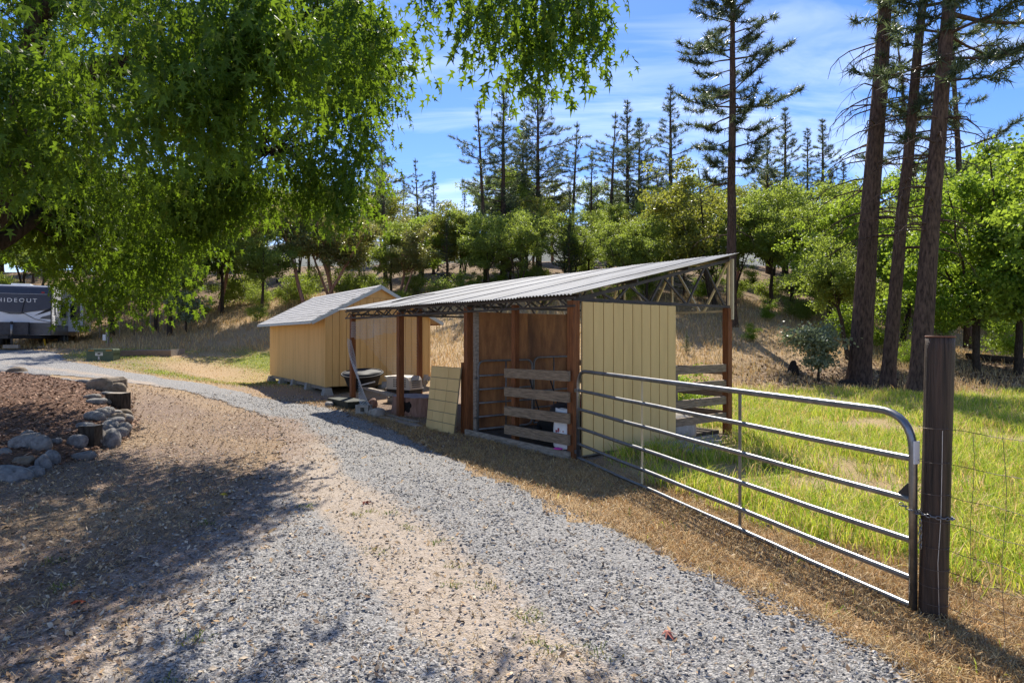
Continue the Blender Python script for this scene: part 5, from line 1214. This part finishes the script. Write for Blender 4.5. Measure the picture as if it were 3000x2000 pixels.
for k, (q, d, h, r_, lab) in enumerate([(2860, 23.5, 4.5, .15, 'dark slim trunk of a young tree just right of the gate post'), (2985, 23, 5.5, .17, 'dark trunk near the right picture edge by the fallen log')]):
    x, y = XY(q, d); e = place(BRI[0], 'maple_tree', q, d, h * 1.55, lab, GM, rz=k * 2.0)

# ------------------------------------------------------------------ the big silver maple overhead
rm = np.random.default_rng(77)
TB0 = np.array((-9.3, 9.6)); tz0 = gz1(*TB0)
MT = empty('silver_maple', (0, 0, 0), 0, 'large silver maple hanging its branches over the top left of the view', 'tree')
lobes = [  # px, py, depth, (rx, ry, rz), sprays
    (120, 130, 9.8, (4.0, 3.3, 3.3), 820), (900, 160, 10.6, (1.55, 1.8, 2.1), 360), (780, 430, 11.2, (1.35, 1.3, .95), 150), (1010, 505, 10.6, (.42, .5, .62), 42),
    (340, 600, 12.6, (2.0, 1.7, 1.35), 270), (440, 740, 12.2, (.85, .9, .75), 75), (60, 550, 12.0, (1.5, 1.5, .85), 120), (200, 770, 12.4, (.4, .5, .30), 12), (600, 560, 11.8, (.9, 1, .95), 100), (330, 820, 12.0, (.55, .6, .32), 22),
    (1480, 0, 6.7, (.42, .4, .42), 26), (1555, 65, 6.8, (.36, .38, .34), 24), (1725, 5, 6.9, (.36, .36, .40), 24), (1640, -50, 6.8, (.4, .4, .3), 18), (1265, -45, 6.8, (.22, .25, .3), 8), (1400, -40, 6.7, (.25, .3, .25), 8),
    (480, 120, 6.0, (1.1, 1.0, .75), 105), (150, 330, 6.6, (1.0, 1.0, .8), 85), (800, 10, 6.2, (.9, .9, .5), 75), (1080, 60, 7.2, (.4, .6, .5), 34)]
hidden = [((-8.6, 10.5, 10.2), (5.2, 5.0, 3.2), 620), ((-12.8, 9.2, 6.2), (3.4, 4.2, 3.6), 330), ((-9.5, 6.0, 7.4), (3.6, 2.6, 3.0), 260), ((-4.6, 9.4, 9.6), (2.4, 2.6, 1.6), 190)]
C = []; LC = []
for px, py, d, rr, n in lobes: x, y = XY(px, d); LC.append((np.array((x, y, ZP(py, d))), np.array(rr), int(n * (1.42 if px < 1200 else 1.15))))
for c, rr, n in hidden: LC.append((np.array(c, float), np.array(rr), n))
for c, rr, n in LC:
    u = unit(rm.normal(0, 1, (n * 4, 3))) * (rm.uniform(.12, 1, (n * 4, 1)) ** (1 / 2.2)); P = c + u * rr
    cl_ = np.sin(P[:, 0] * 2.1 + 1) + np.sin(P[:, 1] * 2.3) + np.sin(P[:, 2] * 2.7 + 2) + .8 * np.sin(P[:, 0] * 4.4 + P[:, 2] * 3.7)
    keep = np.argsort(-(cl_ + rm.normal(0, 1.3, n * 4)))[:n]; C.append(P[keep])
C = np.vstack(C)
C = C[C[:, 2] > 1.9]
# limbs reach from the trunk to each lobe
trk = MB(); base = np.array((TB0[0], TB0[1], tz0)); crotch = np.array((-9.1, 9.7, 2.5))
trk.tube([base + (0, 0, -.4), base, base + (0.02, 0, .5), base + (.1, .05, 1.5), crotch], [.62, .55, .44, .40, .40], 16, False); trk.build('trunk', M_BARKD, MT, True)
def limb(pts, r0, r1, name='limb', par=None):
    P = np.array(pts, float); t = np.linspace(0, len(P) - 1, 5 * (len(P) - 1) + 1); Q = np.stack([np.interp(t, np.arange(len(P)), P[:, k]) for k in range(3)], -1)
    for _ in range(3): Q[1:-1] = (Q[:-2] + 2 * Q[1:-1] + Q[2:]) / 4
    Q[1:-1] += rm.normal(0, .025, Q[1:-1].shape)
    return MB().tube(Q, np.linspace(r0, r1, len(Q)), 9, False).build(name, M_BARKD, par or MT, True), Q
def at3(px, py, d): x, y = XY(px, d); return (x, y, ZP(py, d))
SK = []
for pts, r0, r1 in [([crotch, at3(15, 560, 9.6), at3(110, 330, 9.4), at3(260, 215, 9.3), at3(420, 180, 9.4), at3(620, 120, 9.8), at3(850, 60, 10.3), at3(1050, 30, 10.6)], .27, .05),
                    ([crotch, at3(40, 430, 9.6), at3(120, 60, 9.3), (-6.5, 9, 9.5), (-6, 9.4, 12)], .25, .04), ([crotch, (-9.5, 9.8, 5), (-9.0, 10.4, 9), (-8.6, 10.8, 12.6)], .28, .05),
                    ([crotch, (-11, 9.2, 4.6), (-13.2, 9, 7)], .2, .04), ([crotch, (-9.4, 7.6, 4.8), (-9.3, 5.4, 7.6)], .2, .04), ([crotch, (-8.2, 11, 4.0), at3(60, 560, 12), at3(340, 590, 12.6)], .16, .03),
                    ([at3(120, 60, 9.3), (-4.5, 8.6, 8.6), (-2, 8.5, 8.7), (-.3, 7.2, 6.6), at3(1600, -60, 6.8)], .12, .02), ([at3(620, 120, 9.8), at3(720, 330, 10.6), at3(800, 440, 11.2)], .06, .015)]:
    o, Q = limb(pts, r0, r1); SK.append(Q)
SKP = np.vstack(SK)
tw = MB()
for c in C[::3]:
    k = np.argmin(((SKP - c) ** 2).sum(1)); s = SKP[k]
    if .25 < np.linalg.norm(c - s) < 1.5:
        mid = (s + c) / 2 + (0, 0, .18 * np.linalg.norm(c - s)) + rm.normal(0, .08, 3); tw.tube([s, mid, c], [.018, .010, .004], 3, False)
tw.build('twigs', M_BARKD, MT, True)
# leaf spray: a drooping twig with lobed leaves
LEAF = np.array([(0, .30, .0), (0, 0, 0), (.34, .06, -.06), (.09, .27, .0), (.46, .62, -.14), (.10, .55, -.01), (0, 1.2, -.22), (-.10, .55, -.01), (-.46, .62, -.14), (-.09, .27, 0), (-.34, .06, -.06)])
LT = np.array([(0, i, i + 1) for i in range(1, 10)] + [(0, 10, 1)])
def spray_variant(k):
    r = np.random.default_rng(300 + k); nl = 17; V = []
    for i in range(nl):
        t = (i + r.random()) / nl; a = r.uniform(0, 6.28); pos = np.array((.50 * t, 0, -.62 * t ** 1.5)) + np.array((0, math.cos(a), math.sin(a))) * r.uniform(.03, .16)
        d = unit(np.array((.32 + r.normal(0, .28), math.cos(a) * .4 + r.normal(0, .2), -1.0 + r.normal(0, .3)))); nrm = unit(np.cross(d, r.normal(0, 1, 3))); sd = np.cross(d, nrm)
        s = r.uniform(.085, .14); V.append(pos + (LEAF[:, :1] * sd + LEAF[:, 1:2] * d + LEAF[:, 2:3] * nrm) * s)
    return np.array(V)
VAR = [spray_variant(k) for k in range(8)]
N = len(C); out = []
for k in range(8):
    idx = np.arange(k, N, 8); c = C[idx]; a = rm.uniform(0, 6.28, len(idx)); sc_ = rm.uniform(.8, 1.25, len(idx)); tl_ = rm.uniform(-.5, .25, len(idx))
    v = VAR[k].reshape(-1, 3); X = v[None, :, 0] * np.cos(tl_)[:, None] + v[None, :, 2] * np.sin(-tl_)[:, None]; Zv = v[None, :, 2] * np.cos(tl_)[:, None] + v[None, :, 0] * np.sin(tl_)[:, None]; Yv = np.broadcast_to(v[None, :, 1], X.shape)
    W = np.stack([X * np.cos(a)[:, None] - Yv * np.sin(a)[:, None], X * np.sin(a)[:, None] + Yv * np.cos(a)[:, None], Zv], -1) * sc_[:, None, None] + c[:, None]
    out.append(W.reshape(-1, 3))
V = np.vstack(out); nl = len(V) // 11
T = (LT[None] + (np.arange(nl) * 11)[:, None, None]).reshape(-1, 3)
link('crown', np_mesh('crown', V, None, T, L_MAPLE), MT)
print('MAPLE LEAVES', nl)
# ------------------------------------------------------------------ ground scatter: gravel, chips, grass
def in_view(x, y, m=.6): return (y > 2.0) & (abs(x) < .833 * y + m)
def scatter(n, x0, x1, y0, y1, power=1.0, seed=0):       # denser towards the camera
    r = np.random.default_rng(seed); u = r.random(n); y = y0 + (y1 - y0) * u ** power; x = r.uniform(-1, 1, n) * (.86 * y + .5)
    return np.clip(x, -1e3, 1e3), y, r
OCT = np.array([(1, 0, 0), (0, 1, 0), (-1, 0, 0), (0, -1, 0), (0, 0, 1), (0, 0, -1)], float); OT = np.array([(0, 1, 4), (1, 2, 4), (2, 3, 4), (3, 0, 4), (1, 0, 5), (2, 1, 5), (3, 2, 5), (0, 3, 5)])
def pebbles(name, x, y, r, s0, s1, cols, dz=.012):
    n = len(x); z = gz(x, y) + dz; s = r.uniform(0, 1, n) ** 2.2 * (s1 - s0) + s0; s = s * (1 + y * .05)
    V = OCT[None] * s[:, None, None] * np.stack([r.uniform(.7, 1.4, n), r.uniform(.7, 1.3, n), r.uniform(.35, .75, n)], -1)[:, None] * r.uniform(.7, 1.3, (n, 6, 1))
    a = r.uniform(0, 6.28, n); c, q = np.cos(a)[:, None], np.sin(a)[:, None]
    V = np.stack([V[..., 0] * c - V[..., 1] * q, V[..., 0] * q + V[..., 1] * c, V[..., 2] + V[..., 0] * r.uniform(-.4, .4, (n, 1))], -1)
    V += np.stack([x, y, z + s * .18], -1)[:, None]
    k = r.integers(0, len(cols), n); cc = np.array(cols)[k] * r.uniform(.75, 1.2, (n, 1))
    T = (OT[None] + (np.arange(n) * 6)[:, None, None]).reshape(-1, 3)
    o = link(name, np_mesh(name, V.reshape(-1, 3), None, T, col_mat('pebble_stone', .8, 0, .35), False, np.repeat(cc, 6, 0))); return o
x, y, r = scatter(170000, 0, 0, 2.5, 16, 1.7, 1)
tk = track(x, y); ds = drive_sd(x, y)
p = np.where(ds > -.05, (1 - .72 * tk) * (1 - .8 * brownness(x, y)), np.where(ds > -1.2, .10 * (x < 0), 0))
p = p * (.55 + .45 * (vnoise(x, y, 2.6, 61) > -.3)); k = (r.random(len(x)) < p) & in_view(x, y); x, y = x[k], y[k]
o = pebbles('loose_gravel', x, y, r, .0038, .0125, [(.075, .072, .07), (.15, .145, .138), (.23, .22, .205), (.31, .295, .27), (.40, .375, .34), (.27, .22, .175)])
tag(o, 'loose grey crushed stone covering the wheel tracks of the drive', 'gravel', kind='stuff'); print('PEBBLES', len(x))

def blades(x, y, r, h0, h1, w, lean, cols, widen=.05, dz=0.0):
    n = len(x); z = gz(x, y) + dz; h = r.uniform(h0, h1, n); a = r.uniform(0, 6.28, n); la = r.uniform(0, 6.28, n); l = r.uniform(.2, 1, n) * lean * h
    wd = w * (1 + y * widen) * r.uniform(.7, 1.3, n)
    u = np.stack([np.cos(a), np.sin(a), 0 * a], -1) * wd[:, None]; ld = np.stack([np.cos(la), np.sin(la), 0 * la], -1)
    b = np.stack([x, y, z - .01], -1); m_ = b + ld * (l * .35)[:, None] + np.array((0, 0, 1)) * (h * .6)[:, None]; t = b + ld * l[:, None] + np.array((0, 0, 1)) * (h * np.clip(1.05 - .35 * lean * l / (h + 1e-6), .15, 1))[:, None]
    V = np.stack([b - u, b + u, m_ - u * .7, m_ + u * .7, t], 1)
    i = np.arange(n)[:, None] * 5; Q = i + np.array([0, 1, 3, 2]); T = i + np.array([2, 3, 4])
    return V.reshape(-1, 3), Q, T, np.repeat(cols, 5, 0)
def blade_obj(name, parts, label, cat='grass', tf=.35):
    V, Q, T, Cc, o = [], [], [], [], 0
    for v, q, t, c in parts: V.append(v); Q.append(q + o); T.append(t + o); Cc.append(c); o += len(v)
    ob = link(name, np_mesh(name, np.vstack(V), np.vstack(Q), np.vstack(T), col_mat('grass_blade_%d' % int(tf * 100), .6, tf, .25), False, np.vstack(Cc)))
    return tag(ob, label, cat, kind='stuff')
def pal(r, n, cols, j=.18): return np.array(cols)[r.integers(0, len(cols), n)] * r.uniform(1 - j, 1 + j, (n, 1))
GREENS = [(.18, .26, .022), (.29, .37, .03), (.42, .47, .045), (.20, .30, .03), (.54, .50, .09)]; DRYS = [(.52, .37, .17), (.62, .47, .24), (.42, .29, .12), (.56, .35, .14)]
def not_built(x, y):
    t, s = sh_local(x, y); return ~((t > -.1) & (t < 3.75) & (s > -.05) & (s < 7.8)) & (drive_sd(x, y) < .02) & (poly_sd(x, y, BEDP) < 0)
# meadow to the right: tufts of green with straw between
r = np.random.default_rng(91); n = 9400; ty = 3.2 + (19 - 3.2) * r.random(n) ** 1.35; tx = r.uniform(-.2, 1, n) * (1.0 * ty + 1.8); g, f = cover(tx, ty)
k = (r.random(n) < g * 1.2) & not_built(tx, ty); tx, ty, g = tx[k], ty[k], g[k]; m = 24
bx = np.repeat(tx, m) + r.normal(0, .055, len(tx) * m) * np.repeat(1 + ty * .05, m); by = np.repeat(ty, m) + r.normal(0, .055, len(tx) * m) * np.repeat(1 + ty * .05, m); hs_ = np.repeat(r.uniform(.45, 1.0, len(tx)), m)
k = not_built(bx, by); bx, by, hs_ = bx[k], by[k], hs_[k]
A = blades(bx, by, r, .10, .30, .0032, 1.0, np.where((np.repeat(r.random(len(hs_) // 1 + 1)[:len(hs_)], 1) < .2)[:, None], pal(r, len(bx), DRYS), pal(r, len(bx), GREENS)) * (.95 + .5 * hs_)[:, None]); print('MEADOW', len(bx))
n = 60000; y = 3.0 + 17 * r.random(n) ** 1.5; x = r.uniform(-.2, 1, n) * (.86 * y + .8); g, f = cover(x, y); k = (r.random(n) < np.clip(g * 1.5 + .05, 0, 1)) & not_built(x, y) & (f < .4); x, y = x[k], y[k]
B = blades(x, y, r, .03, .13, .0028, 1.6, pal(r, len(x), DRYS + GREENS[2:]))
blade_obj('meadow_grass', [A, B], 'green tufted meadow grass mixed with straw behind the pipe gate', 'grass', .42)
# dry straw strip along the drive and round the shelter
n = 110000; y = 2.6 + 13 * r.random(n) ** 1.7; x = r.uniform(-1, 1, n) * (.86 * y + .5); ds = drive_sd(x, y); t, s = sh_local(x, y)
p = np.where((ds < .03) & (ds > -1.4) & (x > -4.2) & (t < .3), 1.0, 0) * np.clip(1.25 + .6 * vnoise(x, y, 2.0, 71), 0.15, 1)
p = np.where((ds > .03), .035 + .18 * (track(x, y) > .45), p); p = np.where((ds < .03) & (x < -2.5) & (poly_sd(x, y, BEDP) < -.05) & (y < 13), .30, p)
k = (r.random(n) < p) & (poly_sd(x, y, BEDP) < 0); x, y = x[k], y[k]
A = blades(x, y, r, .012, .075, .0022, 2.6, pal(r, len(x), DRYS + [(.30, .19, .09), (.58, .46, .28)]), dz=.012)
n = 60000; yy = 2.6 + 12.5 * r.random(n) ** 1.5; ex = np.interp(yy, DR[:, 1][:12], DR[:, 0][:12]); off = r.random(n) ** 1.2 * 1.75 - .12; x2, y2 = ex + off * .86, yy + off * .5
t, s = sh_local(x2, y2); k = not_built(x2, y2) & (cover(x2, y2)[0] < .45) & (t < .1) & (r.random(n) < np.clip(.75 + .5 * vnoise(x2, y2, 2.6, 72), .1, 1)); x2, y2 = x2[k], y2[k]
B = blades(x2, y2, r, .02, .11, .0024, 2.4, pal(r, len(x2), DRYS + [(.50, .28, .10), (.56, .36, .16), (.30, .20, .10), (.22, .15, .08)]), dz=.004); print('STRIP', len(x2))
blade_obj('dry_straw', [A, B], 'dead straw and dry stubble along the drive edge and round the shelter', 'straw', .2); print('STRAW', len(x))
# sparse green weeds in the drive
wx, wy = [], []
for q, py in [(1085,1500),(1145,1505),(1100,1620),(1330,1655),(1430,1720),(1530,1790),(1560,1815),(1570,1880),(1620,1910),(1750,1915),(1045,1515),(600,1540),(560,1880),(180,1720),(160,1640),(1335,1712),(520,2000),(900,1490),(1195,1545),(1285,1590)]:
    d = 3060 / (py - 986); X_, Y_ = XY(q, d); wx.append(np.full(34, X_)); wy.append(np.full(34, Y_))
wx = np.concatenate(wx) + r.normal(0, .05, 34 * 20); wy = np.concatenate(wy) + r.normal(0, .04, 34 * 20)
blade_obj('drive_weeds', [blades(wx, wy, r, .015, .06, .003, 1.6, pal(r, len(wx), [(.20, .24, .05), (.32, .28, .08), (.14, .2, .04)]), dz=.015)], 'sparse small green weeds sprouting in the dusty middle of the drive', 'weeds', .35)
# lawn left of the shed
n = 85000; y = 15.5 + 14 * r.random(n); x = -3.5 - 17 * r.random(n); g, f = cover(x, y)
c, q = math.cos(SHED_R), math.sin(SHED_R); lx, ly = (x - SHED_O[0]) * c + (y - SHED_O[1]) * q, -(x - SHED_O[0]) * q + (y - SHED_O[1]) * c
k = (r.random(n) < np.clip(g * 1.3 + .12, 0, 1)) & not_built(x, y) & ~((lx > 0) & (lx < 3.2) & (ly > 0) & (ly < 6.7)); x, y, g = x[k], y[k], g[k]
cc = np.where((r.random(len(x)) < g * 1.1)[:, None], pal(r, len(x), GREENS), pal(r, len(x), DRYS))
blade_obj('lawn_grass', [blades(x, y, r, .03, .085, .0045, 1.3, cc, .06)], 'short green lawn grass left of the shed turning to straw', 'grass', .42)
# dry hillside grass
n = 105000; y = 18 + 20 * r.random(n) ** .9; x = r.uniform(-1, 1, n) * (.86 * y + 1); g, f = cover(x, y)
k = (r.random(n) < np.clip(.75 - .55 * f + .35 * vnoise(x, y, .9, 81), .06, 1) * (g < .5) * ((x > -4) | (y > 27.0 + .1 * (x + 10)))) & not_built(x, y) & ~((lx[0] > 1e9)); x, y = x[k], y[k]
lx, ly = (x - SHED_O[0]) * c + (y - SHED_O[1]) * q, -(x - SHED_O[0]) * q + (y - SHED_O[1]) * c; k = ~((lx > -.2) & (lx < 3.4) & (ly > -.2) & (ly < 6.9)); x, y = x[k], y[k]
blade_obj('hillside_grass', [blades(x, y, r, .08, .34, .006, .8, pal(r, len(x), DRYS + [(.62, .47, .25), (.34, .27, .12)]), .035)], 'golden dry grass covering the slope below the woodland', 'grass', .3); print('HILL', len(x))
# bark chips and fallen leaves
def flakes(x, y, r, s0, s1, cols, dz, tilt=.5):
    n = len(x); z = gz(x, y) + dz; s = r.uniform(s0, s1, n) * (1 + y * .03); a = r.uniform(0, 6.28, n)
    d = np.stack([np.cos(a), np.sin(a), r.uniform(-tilt, tilt, n)], -1) * s[:, None]; u = np.stack([-np.sin(a), np.cos(a), r.uniform(-tilt, tilt, n)], -1) * (s * r.uniform(.25, .6, n))[:, None]
    c = np.stack([x, y, z + s * .3], -1); V = np.stack([c - d, c + u, c + d, c - u + (0, 0, .004)], 1); return V.reshape(-1, 3), np.arange(n * 4).reshape(n, 4), np.repeat(pal(r, n, cols), 4, 0)
n = 42000; x = -15 + 10.6 * r.random(n); y = 6.4 + 11.4 * r.random(n); k = (poly_sd(x, y, BEDP) > -.15) & in_view(x, y, .3); x, y = x[k], y[k]
V, Q, cc = flakes(x, y, r, .010, .034, [(.20, .11, .07), (.30, .17, .11), (.12, .07, .045), (.38, .24, .16), (.08, .05, .035)], .024)
o = link('bark_chips', np_mesh('bark_chips', V, Q, None, col_mat('chip', .85), False, cc)); tag(o, 'reddish brown bark chips spread over the planting bed', 'mulch', kind='stuff')
n = 60000; y = 2.6 + 14 * r.random(n) ** 1.3; x = r.uniform(-1, .6, n) * (.86 * y + .5); ds = drive_sd(x, y); k = (r.random(n) < np.where((x < -1) & ((ds < .1) | (r.random(n) < brownness(x, y))), .8, .10)) & (poly_sd(x, y, BEDP) < .1) & (sh_local(x, y)[0] < -.2); x, y = x[k], y[k]
V, Q, cc = flakes(x, y, r, .008, .024, [(.30, .19, .10), (.42, .28, .15), (.20, .13, .08), (.50, .40, .28), (.12, .09, .065)], .018, .7)
o = link('leaf_litter', np_mesh('leaf_litter', V, Q, None, col_mat('chip', .85), False, cc)); tag(o, 'brown leaf fragments and chips scattered over the bare ground', 'leaf litter', kind='stuff')
n = 15000; y = 18.3 + 10 * r.random(n); x = 5 + r.random(n) * (.86 * y - 3); g, f = cover(x, y); k = (r.random(n) < f) & (x < .86 * y + 1); x, y = x[k], y[k]
V, Q, cc = flakes(x, y, r, .02, .055, [(.20, .12, .07), (.32, .21, .12), (.12, .08, .05), (.40, .29, .18)], .01, .7)
o = link('forest_litter', np_mesh('forest_litter', V, Q, None, col_mat('chip', .85), False, cc)); tag(o, 'brown leaf and needle litter under the leaning pines', 'leaf litter', kind='stuff')
# a few single fallen leaves that stand out
for k, (q, py, c1, lab) in enumerate([(650, 1462, (.55, .38, .02), 'yellow fallen leaf on the drive at the edge of the shade'), (248, 1770, (.45, .07, .02), 'red fallen leaf on the bare soil in the lower left'), (1950, 1860, (.42, .16, .12), 'pinkish fallen leaf on the gravel in the foreground'), (1062, 1480, (.30, .07, .03), 'dark red fallen leaf on the dusty middle strip')]):
    d = 3060 / (py - 986); x_, y_ = XY(q, d); Vv = LEAF * (.10, .10, .25) + (0, 0, .012)
    o = link('fallen_leaf', np_mesh('fallen_leaf', Vv, None, LT, mat('fallen_leaf_%d' % k, c1, tuple(v * .7 for v in c1), 20, rough=.6)), None, (x_, y_, gz1(x_, y_) + .02), (.2, .3, k * 1.7)); tag(o, lab, 'leaf')
